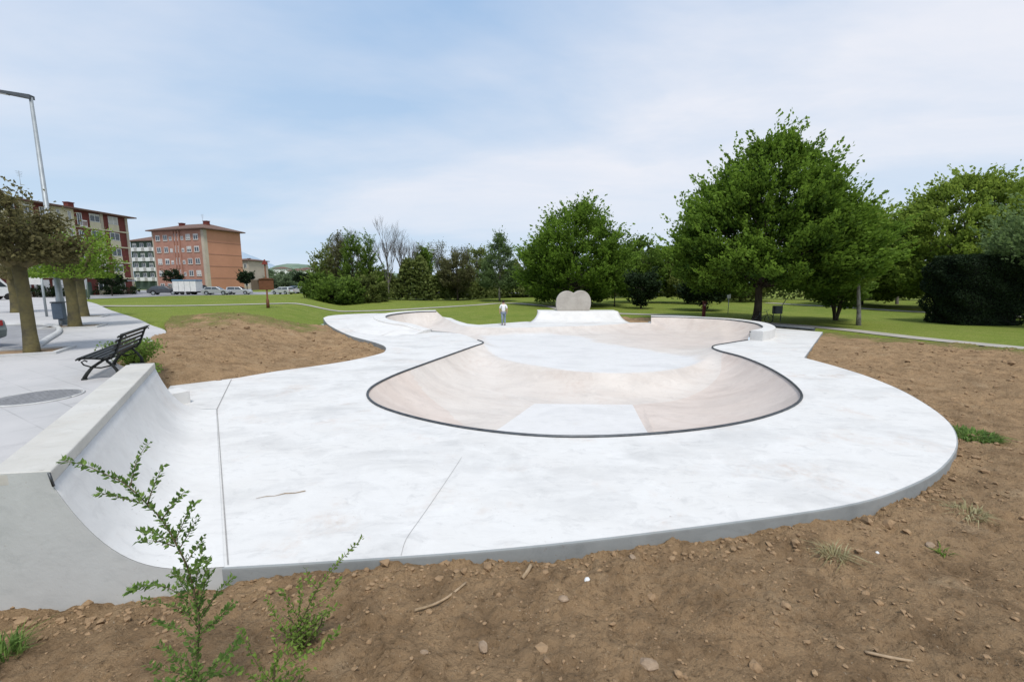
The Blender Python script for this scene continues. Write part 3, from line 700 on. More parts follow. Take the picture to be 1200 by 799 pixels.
ROUND = [(0, .45), (.2, .85), (.45, 1), (.7, .85), (.9, .45), (1, .1)]
CONE = [(0, .7), (.15, 1), (.5, .75), (.8, .4), (1, .06)]
COLUMN = [(0, .6), (.2, 1), (.6, .95), (.85, .6), (1, .1)]
def G(x, y): return float(gz(np.array([x]), np.array([y]))[0])
def b3(x, y): return (x, y, G(x, y))

tree('maple_tree', 'largest broad green maple at the right, domed dense crown over a dark trunk', 'tree', b3(17.93, 31.4), 13.0, 6.0, 2.4,
     [(0, .66), (.12, .97), (.3, 1.0), (.5, .84), (.7, .62), (.85, .40), (.95, .2), (1, .08)], M['L_maple'], M['bark'], .25, 560, 190, .30, (.55, .3), None, .22, .2, .86, seed=3, inner=.5)
tree('broadleaf_tree', 'round green tree just behind the heart shaped wall, crown nearly to the ground', 'tree', b3(7.4, 54), 12.2, 6.8, .9, DOME, M['L_maple'], M['bark'], .32, 470, 115, .3, (.4, 0), None, .2, .22, 1.05, seed=5, inner=.35)
tree('rounded_tree', 'small pale trunked green tree beyond the person, neat upright oval crown', 'tree', b3(-1.9, 66), 10.0, 2.9, 2.0, CONE, M['L_greyg'], M['palebark'], .24, 190, 90, .17, seed=6, lobes=.12, clr=.75)
tree('bronze_tree', 'low bronze leaved round tree among the row of trees behind the lawn', 'tree', b3(-8.6, 68), 7.6, 2.6, 1.6, ROUND, M['L_olive'], M['bark'], .30, 130, 55, .15, seed=8, lobes=.12, clr=.7)
tree('slender_tree', 'slender narrow green tree right of the tall bare trees', 'tree', b3(-14.7, 72), 9.2, 1.5, .6, COLUMN, M['L_mid'], M['bark'], .32, 90, 55, .14, seed=9, clr=.75)
tree('slender_tree', 'thin upright green tree just left of the pale trunked oval tree', 'tree', b3(-6.0, 76), 9.6, 1.7, .6, COLUMN, M['L_back'], M['bark'], .34, 90, 50, .14, seed=10, clr=.8)
lt = [(381, 66, 296, 1.7, 'L_back', 'leftmost tree of the dense group left of centre, lowest and olive green'), (390, 70, 281, 1.9, 'L_back', 'second tree from the left in the dense group, pale loose top'), (401, 66, 270, 1.8, 'L_olive', 'grey green feathery tree near the middle of the dense left group'), (416, 64, 268, 1.5, 'L_mid', 'tallest pointed deep green tree in the dense left group'), (435, 66, 268, 1.6, 'L_mid', 'deep green tree at the right edge of the dense group beside the bare trees'), (427, 74, 286, 1.9, 'L_back', 'half hidden tree at the back of the dense left group'), (452, 74, 314, 1.7, 'L_back', 'low green tree below the bare trees')]
for i, (px, d, ty, R, lm, lab) in enumerate(lt):
    x = (px-600)/503*d; H = (330-ty)*d/503+CAMH-.0
    tree('woodland_tree', lab, 'tree', b3(x, d), H*.95, R, .5, SPIRE if i % 3 else COLUMN, M[lm], M['bark'], .22, 130, 70, .14, seed=20+i, clr=.6, inner=.2, group='dense group of trees left of centre', lobes=.35, sprig=.42)
for i, (px, d, H, R, lm, lab) in enumerate([(375, 58, 3.2, 1.6, 'L_mid', 'low bush at the left foot of the dense tree group'), (388, 55, 2.5, 1.8, 'L_mid', 'spreading low bush at the front of the dense tree group'), (404, 58, 3.6, 2.3, 'L_mid', 'dark rounded bush under the tallest trees of the left group'), (432, 62, 3.6, 2.6, 'L_back', 'dark bush at the right foot of the dense tree group')]):
    x = (px-600)/503*d
    tree('bush', lab, 'bush', b3(x, d), H, R, .1, [(0, .9), (.3, 1), (.7, .75), (1, .2)], M[lm], M['bark'], .32, 120, 55, .08, seed=40+i, clr=.65, stems=4, shade_bias=-.26)
# right-hand side
tree('light_green_tree', 'large light green tree behind the clipped dark yew at the right edge', 'tree', b3(46.5, 45), 13.4, 7.9, 1.6, DOME, M['L_light'], M['bark'], .32, 820, 105, .32, seed=51, lobes=.2)
tree('light_green_tree', 'tall light green tree cut off by the right edge of the picture', 'tree', b3(60, 47), 15.6, 6.5, 3, DOME, M['L_light'], M['bark'], .34, 420, 90, .3, seed=52)
tree('overhanging_tree', 'grey green tree overhanging the clipped yew from the right edge', 'tree', b3(36.8, 28.4), 8.4, 4.2, 3.2, ROUND, M['L_greyg'], M['bark'], .26, 260, 60, .2, seed=53, lobes=.3, sprig=.35)
tree('birch_tree', 'slim pale barked tree beside the path, right of the big maple', 'tree', b3(24.0, 29.6), 8.2, 2.0, 2.6, ROUND, M['L_light'], M['palebark'], .26, 150, 55, .15, (-.6, 1.2), seed=54, sprig=.3)
tree('multi_stem_shrub', 'many stemmed vase shaped shrub under the right side of the maple', 'shrub', b3(25.4, 33.6), 3.6, 1.9, 1.2, [(0, .5), (.4, 1), (1, .7)], M['L_mid'], M['bark'], .26, 90, 55, .09, seed=55, stems=6, clr=.6)
tree('dark_bush', 'dark drooping bush under the left side of the big maple', 'bush', b3(20.2, 45), 4.6, 2.2, .5, ROUND, M['L_yew'], M['bark'], .3, 130, 55, .15, seed=56, clr=.7)
tree('dark_bush', 'dark narrow vase shaped bush between the heart wall and the maple', 'bush', b3(14.4, 48), 3.9, 1.7, .35, [(0, .3), (.3, .65), (.7, 1), (1, .6)], M['L_yew'], M['bark'], .26, 100, 55, .12, seed=57, clr=.55, lobes=.1)
tree('sapling', 'thin young tree standing between the heart wall and the dark vase bush', 'tree', b3(12.4, 52), 5.4, 1.3, 2.3, ROUND, M['L_mid'], M['bark'], .26, 45, 50, .08, seed=58, clr=.6)
tree('background_tree', 'mid green tree filling the gap left of the maple', 'tree', b3(18.2, 62), 9.0, 3.6, 1.0, DOME, M['L_mid'], M['bark'], .4, 220, 50, .2, seed=59)
tree('background_tree', 'mid green tree seen behind the right half of the maple', 'tree', b3(41.5, 52), 11.5, 4.2, 1.2, DOME, M['L_light'], M['bark'], .4, 230, 50, .2, seed=60)
tree('background_tree', 'bushy light tree between the maple and the clipped yew', 'tree', b3(45.5, 56), 8.6, 4.2, .8, DOME, M['L_light'], M['bark'], .4, 220, 50, .2, seed=61)
tree('background_tree', 'dark green tree behind the lower left of the maple', 'tree', b3(24.5, 60), 8.5, 3.8, .6, DOME, M['L_back'], M['bark'], .4, 200, 50, .2, seed=62)
tree('background_tree', 'green tree far behind the maple trunk', 'tree', b3(35, 66), 9.5, 4.5, .5, DOME, M['L_back'], M['bark'], .42, 220, 50, .2, seed=63)

# clipped yew block
def yew():
    root = thing('clipped_yew', 'big dark clipped block of yew hedge on the right lawn', 'hedge', b3(33.3, 31.0))
    r = np.random.default_rng(99); n = 40000
    W, D, H = 2.45, 1.8, 4.7
    th = r.uniform(0, 2*PI, n); k = 6.0
    ca, sa = np.cos(th), np.sin(th); q = (np.abs(ca)**k+np.abs(sa)**k)**(-1/k)
    z = r.random(n)**.85*H; top = r.random(n) < .22; rr = np.where(top, np.sqrt(r.random(n)), 1.0); z = np.where(top, H+r.normal(0, .08, n), z)
    bul = (.90+.13*sst(z, 0, 2.5))*(1-.12*sst(z, H-.5, H))*(1+.05*np.sin(th*7+z*3)+.05*np.sin(z*5+th*3))+r.normal(0, .022, n)
    P = np.stack([W*ca*q*rr*bul, D*sa*q*rr*bul, np.maximum(z, .05)], 1)
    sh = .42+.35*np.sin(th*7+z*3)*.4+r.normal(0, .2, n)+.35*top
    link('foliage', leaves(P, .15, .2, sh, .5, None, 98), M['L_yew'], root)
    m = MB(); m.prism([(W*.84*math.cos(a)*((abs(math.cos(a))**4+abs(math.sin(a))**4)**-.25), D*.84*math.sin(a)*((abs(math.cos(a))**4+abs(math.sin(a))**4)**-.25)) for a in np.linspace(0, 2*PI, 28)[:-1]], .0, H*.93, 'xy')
    m.build('shade_core', mat('yew_shade', (.010, .014, .008), 1, (.004, .006, .004), 4), root)  # near-black solid core stands for the shade inside the hedge
yew()

# bare trees
def bare(name, label, base, H, spread, lm, seed, levels=5, r0=.16, group=None, leafy=0):
    random.seed(seed); root = thing(name, label, 'tree', base, 0, group); mb = MB(); tips = []
    def grow(p, d, L, r, lev):
        q = p+d*L; mid = p.lerp(q, .5)+Vector((random.gauss(0, .05), random.gauss(0, .05), 0))*L
        mb.tube([p, mid, q], [r, r*.82, r*.62], 5 if lev > 2 else 3, cap=False)
        if lev == 0: tips.append(q); return
        k = 3 if lev < levels else 4
        for i in range(k):
            a = random.uniform(0, 2*PI); sp = spread*random.uniform(.5, 1.2)
            nd = (d+Vector((math.cos(a), math.sin(a), 0))*sp*.6+Vector((0, 0, .22))).normalized()
            st = p.lerp(q, random.uniform(.55, 1)) if i else q
            grow(st, nd, L*random.uniform(.6, .82), r*.58, lev-1)
    grow(Vector((0, 0, -.1)), Vector((random.gauss(0, .04), random.gauss(0, .04), 1)).normalized(), H*.31, r0, levels)
    mb.build('trunk', lm, root)
    if leafy:
        C = np.array([tuple(t) for t in tips]); C = np.repeat(C, leafy, 0)+rng.normal(0, .25, (len(C)*leafy, 3))
        link('crown', leaves(C, .22, .4, None, .6, None, seed), M['L_olive'], root)
    return root
for i, (px, d, ty, lab) in enumerate([(456, 70, 262, 'tall bare grey tree, left one of the bare pair beside the dense group'), (476, 71, 263, 'tall bare grey tree, right one of the bare pair beside the dense group'), (487, 76, 285, 'shorter bare tree behind the tall bare pair'), (392, 68, 268, 'bare topped tree showing grey twigs inside the dense left group'), (409, 72, 266, 'second bare topped tree, behind the tallest green spire of the left group')]):
    x = (px-600)/503*d; bare('bare_tree', lab, b3(x, d), ((330-ty)*d/503+CAMH)*1.0, .75, M['greytwig'], 100+i, 6, .17, 'bare trees behind the lawn')
for i, px in enumerate([508, 517, 527, 538, 549, 560]):
    d = 80+i % 3*2; x = (px-600)/503*d
    bare('bare_tree', ['faint bare tree top just right of the slender green tree', 'second faint bare tree top right of the slender green tree', 'third faint bare top, left above the bronze tree', 'fourth faint bare top, straight above the bronze tree', 'fifth faint bare top, right above the bronze tree', 'sixth faint bare top, left of the pale trunked oval tree'][i], b3(x, d), (330-284-(i % 3)*4)*d/503+CAMH, .6, M['greytwig'], 120+i, 5, .12, 'bare tree tops behind the bronze tree', leafy=3)
bare('bare_tree', 'bare twiggy tree between the maple and the light green tree', b3(51, 57), 14.5, .8, M['greytwig'], 140, 5, .2)
# woodland mass behind everything
def wood_mass():
    r = np.random.default_rng(77); n = 60000
    x = r.uniform(-30, 120, n); base = 78+6*np.sin(x*.08)+4*np.sin(x*.21+1)-10*sst(x, 40, 75)
    hmax = (5.2+1.6*np.sin(x*.31)+1.1*np.sin(x*.83+2)+2.2*sst(x, 5, 25)+.7*np.sin(x*2.1))*1.0-1.2*sst(-x, -2, 10)
    z = r.random(n)**.9*hmax; y = base+r.uniform(-2.2, 2.2, n)*(1-.5*z/hmax)
    P = np.stack([x, y, z+.1], 1)
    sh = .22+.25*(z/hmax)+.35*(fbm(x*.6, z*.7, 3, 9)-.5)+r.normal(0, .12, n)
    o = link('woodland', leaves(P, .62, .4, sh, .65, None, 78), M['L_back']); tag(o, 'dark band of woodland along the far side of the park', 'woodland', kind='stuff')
    r = np.random.default_rng(79)
wood_mass()

# pollarded plane trees by the street
def pollard(label, base, H, R, bot, tr, lm, seed, n=2600, trunk_top=2.5):
    random.seed(seed); r = np.random.default_rng(seed)
    root = thing('pollarded_tree', label, 'tree', base, 0, 'pollarded street trees'); mb = MB(); knobs = []
    mb.tube([(0, 0, -.1), (0, 0, .12), (.01, 0, .6), (0, .02, 1.4), (0, 0, trunk_top)], [tr*1.35, tr*1.18, tr, tr*.92, tr*.98], 14)
    C = []
    for i in range(11):
        a = 2*PI*i/11+random.uniform(-.2, .2); L = R*random.uniform(.55, .85); e = random.uniform(.12, 1.1)
        q = Vector((math.cos(a)*L*math.cos(e), math.sin(a)*L*math.cos(e), trunk_top+.15+L*math.sin(e)*1.5))
        pts = limb(mb, (0, 0, trunk_top-.15), q, tr*.55, tr*.26, -.05, 5, .08, 7)
        mb.ico(q, tr*.36, 1, jit=.25); knobs.append(q)
        for k in range(7):
            d = Vector((math.cos(a)+random.gauss(0, .7), math.sin(a)+random.gauss(0, .7), random.uniform(.1, 1.3))).normalized()*R*random.uniform(.35, .65)
            e2 = q+d; e2.z = min(e2.z, H); limb(mb, q, e2, .022, .006, 0, 3, .06, 4)
            for t in np.linspace(.15, 1, 5): C.append(q+d*t)
    C = np.array([tuple(c) for c in C]); C = C[r.integers(0, len(C), n)]+r.normal(0, .16, (n, 3)); C[:, 2] = np.clip(C[:, 2], bot, H+.2)
    # flat-bottomed spreading skirt of twigs
    th = r.uniform(0, 2*PI, n//2); rad = R*np.sqrt(r.random(n//2))*1.02; S = np.stack([rad*np.cos(th), rad*np.sin(th), bot+.15+r.random(n//2)*(H-bot)*.5*(1.15-rad/R)], 1)
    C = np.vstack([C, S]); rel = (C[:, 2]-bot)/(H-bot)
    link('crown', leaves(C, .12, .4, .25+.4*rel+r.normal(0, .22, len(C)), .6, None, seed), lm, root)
    mb.build('trunk', M['mossbark'], root)
pollard('nearest pollarded street tree at the left edge, thick mossy trunk and brownish foliage', (-14.1, 12.45, .75), 5.2, 1.22, 2.5, .155, M['L_plane'], 201, 4600, 2.65)
pollard('green leaved pollarded street tree beside the lamp post', (-20.04, 19.6, .75), 4.4, 1.55, 2.1, .21, M['L_planegreen'], 202, 4400, 2.3)
pollard('pollarded street tree mostly hidden behind the green leaved one', (-25.2, 25.2, .75), 4.4, 1.5, 2.2, .24, M['L_planegreen'], 203, 2200, 2.4)
pollard('far pollarded street tree half hidden behind the nearest mossy trunk', (-33.5, 29.0, .75), 4.6, 1.6, 2.2, .24, M['L_plane'], 204, 2200, 2.4)

# ------------------------------------------------------------------ street things
def tree_pit(loc, rz, lab):
    t = thing('tree_pit', lab, 'tree pit', loc, rz, 'kerbed tree pits')
    m = MB()
    for a in ((-1.0, 1.0, -.75, -.63), (-1.0, 1.0, .63, .75), (-1.0, -.88, -.63, .63), (.88, 1.0, -.63, .63)): m.box(a[0], a[1], a[2], a[3], -.05, .07)
    m.build('kerb', M['kerb'], t); m = MB(); m.box(-.87, .87, -.62, .62, -.05, .02); m.build('soil', M['clod'], t)
tree_pit((-14.5, 12.5, .75), .5, 'kerbed tree pit around the nearest mossy trunk'); tree_pit((-20.2, 19.7, .75), .5, 'kerbed tree pit around the green leaved street tree')
tree_pit((-25.3, 25.3, .75), .5, 'kerbed tree pit around the hidden third street tree')
kb = MB()
kp = catmull([(-15.2, 13.6), (-16.6, 15.2), (-18.5, 17.4), (-20.6, 19.3), (-22.6, 20.3), (-24.6, 20.0), (-27, 18.2)], 6)
kb.tube([(x, y, .80) for x, y in kp], .10, 6); o = kb.build('kerb', M['kerb']); structure(o)
pk = flat('parking_area', [tuple(p) for p in kp]+[(-60, 40), (-90, 30), (-60, -6), (-15.5, -2), (-13.8, 9.5)], .756, M['asphalt'], 2); structure(pk)
# manhole
mh = MB(); mh.cyl((0, 0, 0), .56, .012, n=40)
for i in range(-4, 5): mh.box(-.02+i*.1, .02+i*.1, -math.sqrt(.27-(i*.1)**2), math.sqrt(.27-(i*.1)**2), .005, .011)
o = mh.build('manhole_cover', M['manhole']); o.location = (-8.65, 7.62, .757); tag(o, 'round dark iron manhole cover in the pavement in front of the bench', 'manhole cover')
mh = MB(); mh.tube([(.60*math.cos(a), .60*math.sin(a), 0) for a in np.linspace(0, 2*PI, 41)], .02, 6); mh.build('rim', M['kerb'], o)

def lamp(label, loc, rz, H, arm):
    t = thing('street_lamp', label, 'street lamp', loc, rz)
    MB().tube([(0, 0, 0), (0, 0, 1.3), (0, 0, 1.35), (0, 0, H)], [.16, .15, .12, .065], 12).build('pole', M['steel'], t)
    MB().box(-.2, .2, -.2, .2, 0, .04).build('base_plate', M['steel'], t)
    MB().tube([(.05, 0, H-.02), (-.2, 0, H+.04), (-arm*.45, 0, H+.1)], [.06, .05, .045], 8).build('arm', M['darksteel'], t)
    m = MB(); m.prism([(.05, H-.08), (.05, H+.08), (-arm, H+.30), (-arm, H+.23)], -.13, .13); h = m.build('lamp_head', M['darksteel'], t)
    MB().prism([(-arm*.9, H+.185), (-arm*.5, H+.07), (-arm*.5, H+.055), (-arm*.9, H+.17)], -.09, .09).build('lens', M['lensw'], h)
lamp('tall grey street lamp with a flat head leaning over the street', (-21.3, 20.3, .75), .12, 10.15, 1.75)
t = thing('litter_bin', 'blue grey litter bin mounted at the foot of the street lamp', 'litter bin', (-21.05, 19.95, .75), .4)
MB().box(-.2, .2, -.16, .16, .35, 1.1, .04).build('bin_body', mat('bin_blue', (.12, .16, .21), .5, (.09, .12, .16), 4), t); MB().box(-.22, .22, -.18, .18, 1.1, 1.16, .02).build('lid', M['darksteel'], t); MB().tube([(0, 0, 0), (0, 0, .36)], .04).build('post', M['steel'], t)
def signpost(label, loc, rz, H, panels, pr=.045):
    t = thing('sign_post', label, 'sign', loc, rz); MB().tube([(0, 0, 0), (0, 0, H)], pr, 8).build('post', M['steel'], t)
    for (x0, x1, z0, z1, mm) in panels: MB().box(x0, x1, -.035, -.006, z0, z1, .008).build('sign_panel', mm, t)
    return t
sx, sy = at(55, 371, .75)
signpost('grey sign post with a white panel between the first two street trees', (sx, sy, .75), .75, 2.6, [(-.75, .05, 1.9, 2.45, M['white'])], .06)
sx, sy = at(104, 351, .5)
signpost('slim pole with a small pale plate at the edge of the lawn', (sx, sy, .5), .6, 4.0, [(-.3, .3, 2.9, 3.6, M['steel']), (-.18, .18, .2, 1.3, M['greenpaint'])], .08)

# bench
def bench():
    t = thing('park_bench', 'black cast iron park bench with dark slats on the pavement behind the concrete quarter pipe', 'bench', (-9.10, 8.9, .75), math.atan2(.88, -.47), None, 1.08)
    # local x runs along the bench, local -y is the back (towards the bowl), +y the front
    L = 2.0
    def side(x):
        m = MB()
        m.tube([(x, .02, .03), (x, -.03, .12), (x, -.12, .24), (x, -.24, .33), (x, -.34, .40)], [.036, .032, .028, .026, .024], 8)
        m.tube([(x, -.50, .02), (x, -.50, .12), (x, -.44, .24), (x, -.36, .34), (x, -.34, .41)], [.034, .03, .027, .025, .024], 8)
        m.tube([(x, .05, .385), (x, .06, .41), (x, .02, .435), (x, -.12, .425), (x, -.28, .40), (x, -.42, .40), (x, -.50, .50), (x, -.56, .66), (x, -.62, .82), (x, -.67, .86), (x, -.70, .83)], [.018, .022, .024, .024, .024, .024, .024, .023, .021, .018, .014], 8)
        m.tube([(x, -.10, .25), (x, .0, .30), (x, .03, .36), (x, -.02, .39), (x, -.06, .36)], .014, 6)
        m.tube([(x, -.40, .25), (x, -.25, .22), (x, -.12, .24)], .016, 6)
        m.box(x-.035, x+.035, -.02, .06, 0, .03); m.box(x-.035, x+.035, -.54, -.46, 0, .03)
        m.build('leg_frame', M['iron'], t)
    side(.14); side(L-.14)
    def slat(y, z, ang, w=.066, th=.026):
        m = MB(); m.box(0, L, -w/2, w/2, -th/2, th/2, .006); o = m.build('slat', M['slat'], t); o.location = (0, y, z); o.rotation_euler = (ang, 0, 0)
    for y, z, a in ((.05, .435, -.75), (-.02, .465, -.12), (-.11, .458, .10), (-.20, .445, .14), (-.29, .432, .12), (-.375, .43, -.15)): slat(y, z, a)
    for y, z, a in ((-.455, .485, -1.15), (-.495, .575, -1.2), (-.53, .665, -1.2), (-.565, .755, -1.15), (-.605, .84, -.9), (-.665, .885, -.1)): slat(y, z, a, .052)
    MB().tube([(.14, -.34, .36), (L-.14, -.34, .36)], .014, 6).build('stretcher', M['iron'], t)
bench()
# planting beside the bench
def blades(name, label, cat, loc, n, R, H, lm, seed, bend=.5, width=.012, kind=None):
    r = np.random.default_rng(seed); V = []; F = []; S = []
    for i in range(n):
        a = r.uniform(0, 2*PI); rr = R*math.sqrt(r.random()); b = np.array([rr*math.cos(a), rr*math.sin(a), -.01]); h = H*r.uniform(.4, 1.1); d = np.array([math.cos(a+r.normal(0, .8)), math.sin(a+r.normal(0, .8)), 0])
        sd = np.array([-d[1], d[0], 0])*width*r.uniform(.6, 1.4); k = len(V); be = bend*r.uniform(.3, 1.5)
        pts = [b, b+np.array([0, 0, h*.55])+d*h*be*.3, b+np.array([0, 0, h*(1-.35*be)])+d*h*be]
        V += [pts[0]-sd, pts[0]+sd, pts[1]+sd*.8, pts[1]-sd*.8, pts[2]+sd*.1, pts[2]-sd*.1]; F += [(k, k+1, k+2, k+3), (k+3, k+2, k+4, k+5)]; s = r.random(); S += [s, s]
    me = npmesh(name, V, F); a = me.attributes.new('shade', 'FLOAT', 'FACE'); a.data.foreach_set('value', np.array(S, np.float32))
    o = link(name, me, lm); o.location = loc
    return tag(o, label, cat, kind=kind)
def leafclump(name, label, cat, loc, R, H, n, leaf, lm, seed, stems=8):
    t = thing(name, label, cat, loc); r = np.random.default_rng(seed); random.seed(seed); m = MB(); C = []
    for i in range(stems):
        a = r.uniform(0, 2*PI); rr = R*r.uniform(.3, 1); q = (rr*math.cos(a), rr*math.sin(a), H*r.uniform(.55, 1)); pts = limb(m, (0, 0, -.03), q, .008, .003, .1, 5, .1, 4)
        for p in pts[1:]: C.append(tuple(p))
    C = np.array(C); C = C[r.integers(0, len(C), n)]+r.normal(0, R*.16, (n, 3)); C[:, 2] = np.clip(C[:, 2], .01, H*1.1)
    m.build('stem', M['stem'], t); link('foliage', leaves(C, leaf, .5, None, .55, None, seed), lm, t); return t
px_, py_ = -10.15, 11.35
leafclump('low_shrub', 'low bright green shrub growing at the soil edge behind the bench', 'shrub', (px_, py_, .62), .62, .62, 2600, .075, M['L_weed'], 301, 26)
leafclump('low_shrub', 'small yellow green weed at the far end of the concrete quarter pipe', 'shrub', (-8.85, 10.35, .45), .3, .35, 500, .07, M['L_weed'], 302, 10)

# park furniture at the back right
x, y = at(827, 372.5, -.1)
t = thing('post', 'dark red waymark post with a pale disc behind the far right ledge', 'post', (x, y+.4, G(x, y)))
MB().box(-.11, .11, -.11, .11, -.1, 1.35, .02).build('post_body', M['redpost'], t); MB().box(-.14, .14, -.14, .14, 1.35, 1.43, .02).build('cap', M['wood'], t); MB().cyl((0, -.12, 1.12), .085, .02, 'y', 16).build('disc', mat('pale_pink', (.5, .33, .31), .6), t)
x, y = at(910, 375.5, -.1)
t = thing('litter_bin', 'dark litter bin hung between two posts on the lawn right of the maple', 'litter bin', (x, y, G(x, y)), .2)
for s in (-.33, .33): MB().tube([(s, 0, -.1), (s, 0, 1.15)], .03).build('post', M['darksteel'], t)
MB().box(-.29, .29, -.2, .2, .6, 1.2, .03).build('bin_body', M['darksteel'], t); MB().tube([(.3, 0, 1.1), (.75, 0, 1.75)], .03).build('bracket', M['path'], t)
x, y = at(853, 367, -.1)
signpost('thin stake with a small white plate on the lawn left of the maple trunk', (x, y, G(x, y)), 0, 1.9, [(-.16, .16, 1.45, 1.95, M['white'])], .03)
def bicycle(loc, rz):
    t = thing('bicycle', 'dark bicycle leaning against the trunk of the big maple', 'bicycle', loc, rz)
    for s in (0, 1.05):
        w = MB(); w.tube([(s+.33*math.cos(a), 0, .34+.33*math.sin(a)) for a in np.linspace(0, 2*PI, 25)], .022, 6); wo = w.build('wheel', M['rubber'], t)
        sp = MB()
        for k in range(8): sp.tube([(s, 0, .34), (s+.32*math.cos(k*PI/4), 0, .34+.32*math.sin(k*PI/4))], .004, 3)
        sp.build('spokes', M['steel'], wo)
    f = MB()
    for a, b in (((0, 0, .34), (.38, 0, .32)), ((.38, 0, .32), (.28, 0, .82)), ((.30, 0, .75), (0, 0, .34)), ((.38, 0, .32), (.86, 0, .72)), ((.29, 0, .78), (.84, 0, .84)), ((.82, 0, .92), (1.05, 0, .34))): f.tube([a, b], .018, 6)
    f.build('frame', M['darksteel'], t)
    h = MB(); h.tube([(.80, -.28, 1.0), (.84, -.1, .98), (.82, 0, .95), (.84, .1, .98), (.80, .28, 1.0)], .014, 6); h.build('handlebar', M['steel'], t)
    s_ = MB(); s_.box(.14, .40, -.07, .07, .84, .89, .02); s_.build('saddle', M['rubber'], t)
bicycle((17.5, 30.75, G(17.5, 30.75)), .15)
# dark kerb rail behind the right deck edge
k = MB(); k.tube([(x, y, .02) for x, y in ((18.0, 25.4), (16.9, 27.2), (15.6, 29.3))], .12, 6); o = k.build('timber_edging', M['darksteel']); tag(o, 'low dark edging along the path side of the deck corner', 'edging')

# wooden notice board on the lawn
x, y = at(314.5, 364, .5)
t = thing('notice_board', 'brown wooden notice board with a small roof on a post in the left lawn', 'notice board', (x, y, G(x, y)), .25)
MB().tube([(0, 0, -.1), (0, 0, .7), (0, 0, .72), (0, 0, 3.55)], [.13, .11, .07, .05], 8).build('post', M['wood'], t)
MB().box(-.52, .55, -.09, -.03, 1.45, 2.3, .01).build('board', M['wood'], t); MB().box(-1.1, -.56, .02, .07, 1.45, 2.25, .01).build('side_board', mat('weathered_wood', (.12, .09, .065), .85), t)
MB().prism([(-.62, 2.3), (.62, 2.3), (0, 2.42)], -.16, .12).build('roof', M['wood'], t); MB().prism([(-.2, 3.45), (.2, 3.45), (0, 3.85)], -.12, .12).build('finial', mat('red_finial', (.22, .04, .03), .6), t)

# ------------------------------------------------------------------ person
def person():
    x, y = at(590, 381.0, 0); t = thing('person', 'person in a white t-shirt and faded jeans walking away across the far deck', 'person', (x, y, 0.004), PI+.12)
    def skin(name, vs, es, rs, m, sub=1, root=0, parent=t):
        me = bpy.data.meshes.new(name); me.from_pydata(vs, es, []); o = link(name, me, m, parent)
        md = o.modifiers.new('skin', 'SKIN'); md.use_smooth_shade = True
        lay = me.skin_vertices[0].data
        for i, r in enumerate(rs): lay[i].radius = (r, r) if not hasattr(r, '__len__') else r
        for i in range(len(vs)): lay[i].use_root = (i == root)
        s = o.modifiers.new('sub', 'SUBSURF'); s.levels = sub; s.render_levels = sub+1
        return o
    S = 1.60/1.75
    def q(*p): return tuple(c*S for c in p)
    V = [q(0, 0, .95), q(0, 0, 1.12), q(0, 0, 1.32), q(0, .01, 1.45), q(0, -.005, 1.53), q(0, -.015, 1.62), q(0, -.01, 1.70),
         q(-.10, 0, .90), q(-.10, -.06, .50), q(-.10, .10, .10), q(-.10, -.06, .035), q(.10, 0, .90), q(.09, .08, .50), q(.09, .04, .09), q(.09, -.12, .03),
         q(-.19, .01, 1.40), q(-.25, .05, 1.12), q(-.25, -.03, .88), q(-.25, -.06, .78), q(.19, .01, 1.40), q(.25, -.03, 1.12), q(.24, -.10, .90), q(.24, -.12, .80)]
    E = [(0, 1), (1, 2), (2, 3), (3, 4), (4, 5), (5, 6), (0, 7), (7, 8), (8, 9), (9, 10), (0, 11), (11, 12), (12, 13), (13, 14), (3, 15), (15, 16), (16, 17), (17, 18), (3, 19), (19, 20), (20, 21), (21, 22)]
    R = [.13, .12, .14, .09, .055, .085, .075, .085, .058, .042, .035, .085, .058, .042, .035, .055, .042, .033, .035, .055, .042, .033, .035]
    skin('body', V, E, [r*S for r in R], M['skin'])
    skin('t_shirt', [q(0, 0, .93), q(0, 0, 1.12), q(0, 0, 1.32), q(0, .01, 1.43), q(-.19, .01, 1.40), q(-.25, .04, 1.18), q(.19, .01, 1.40), q(.25, -.02, 1.18)], [(0, 1), (1, 2), (2, 3), (3, 4), (4, 5), (3, 6), (6, 7)], [r*S for r in (.155, .145, .165, .11, .075, .065, .075, .065)], M['shirt'])
    skin('trousers', [q(0, 0, .96), q(-.10, 0, .88), q(-.10, -.06, .50), q(-.10, .095, .12), q(.10, 0, .88), q(.09, .08, .50), q(.09, .04, .11)], [(0, 1), (1, 2), (2, 3), (0, 4), (4, 5), (5, 6)], [r*S for r in (.135, .105, .078, .066, .105, .078, .066)], M['jeans'])
    for a in (((-.10, .12, .045), (-.10, -.10, .035)), ((.09, .06, .045), (.09, -.16, .035))): MB().tube([q(*a[0]), q(*[(u+v)/2 for u, v in zip(*a)]), q(*a[1])], [.045, .05, .035], 8).build('shoe', M['shoe'], t)
    MB().ico(q(0, -.002, 1.685), .105*S, 2, (.92, 1.02, 1.0)).build('hair', M['hair'], t, True)
    f = MB(); f.ico(q(0, .10, 1.60), .018, 1); f.build('nose', M['skin'], t)
    for s in (-1, 1): MB().ico(q(.035*s, .085, 1.64), .012, 1).build('eye', M['hair'], t); MB().ico(q(.088*s, -.005, 1.62), .024, 1, (.5, 1, 1.3)).build('ear', M['skin'], t)
    MB().box(-.025, .025, .082*S, .09*S, 1.555*S, 1.565*S).build('mouth', M['redpost'], t)
person()

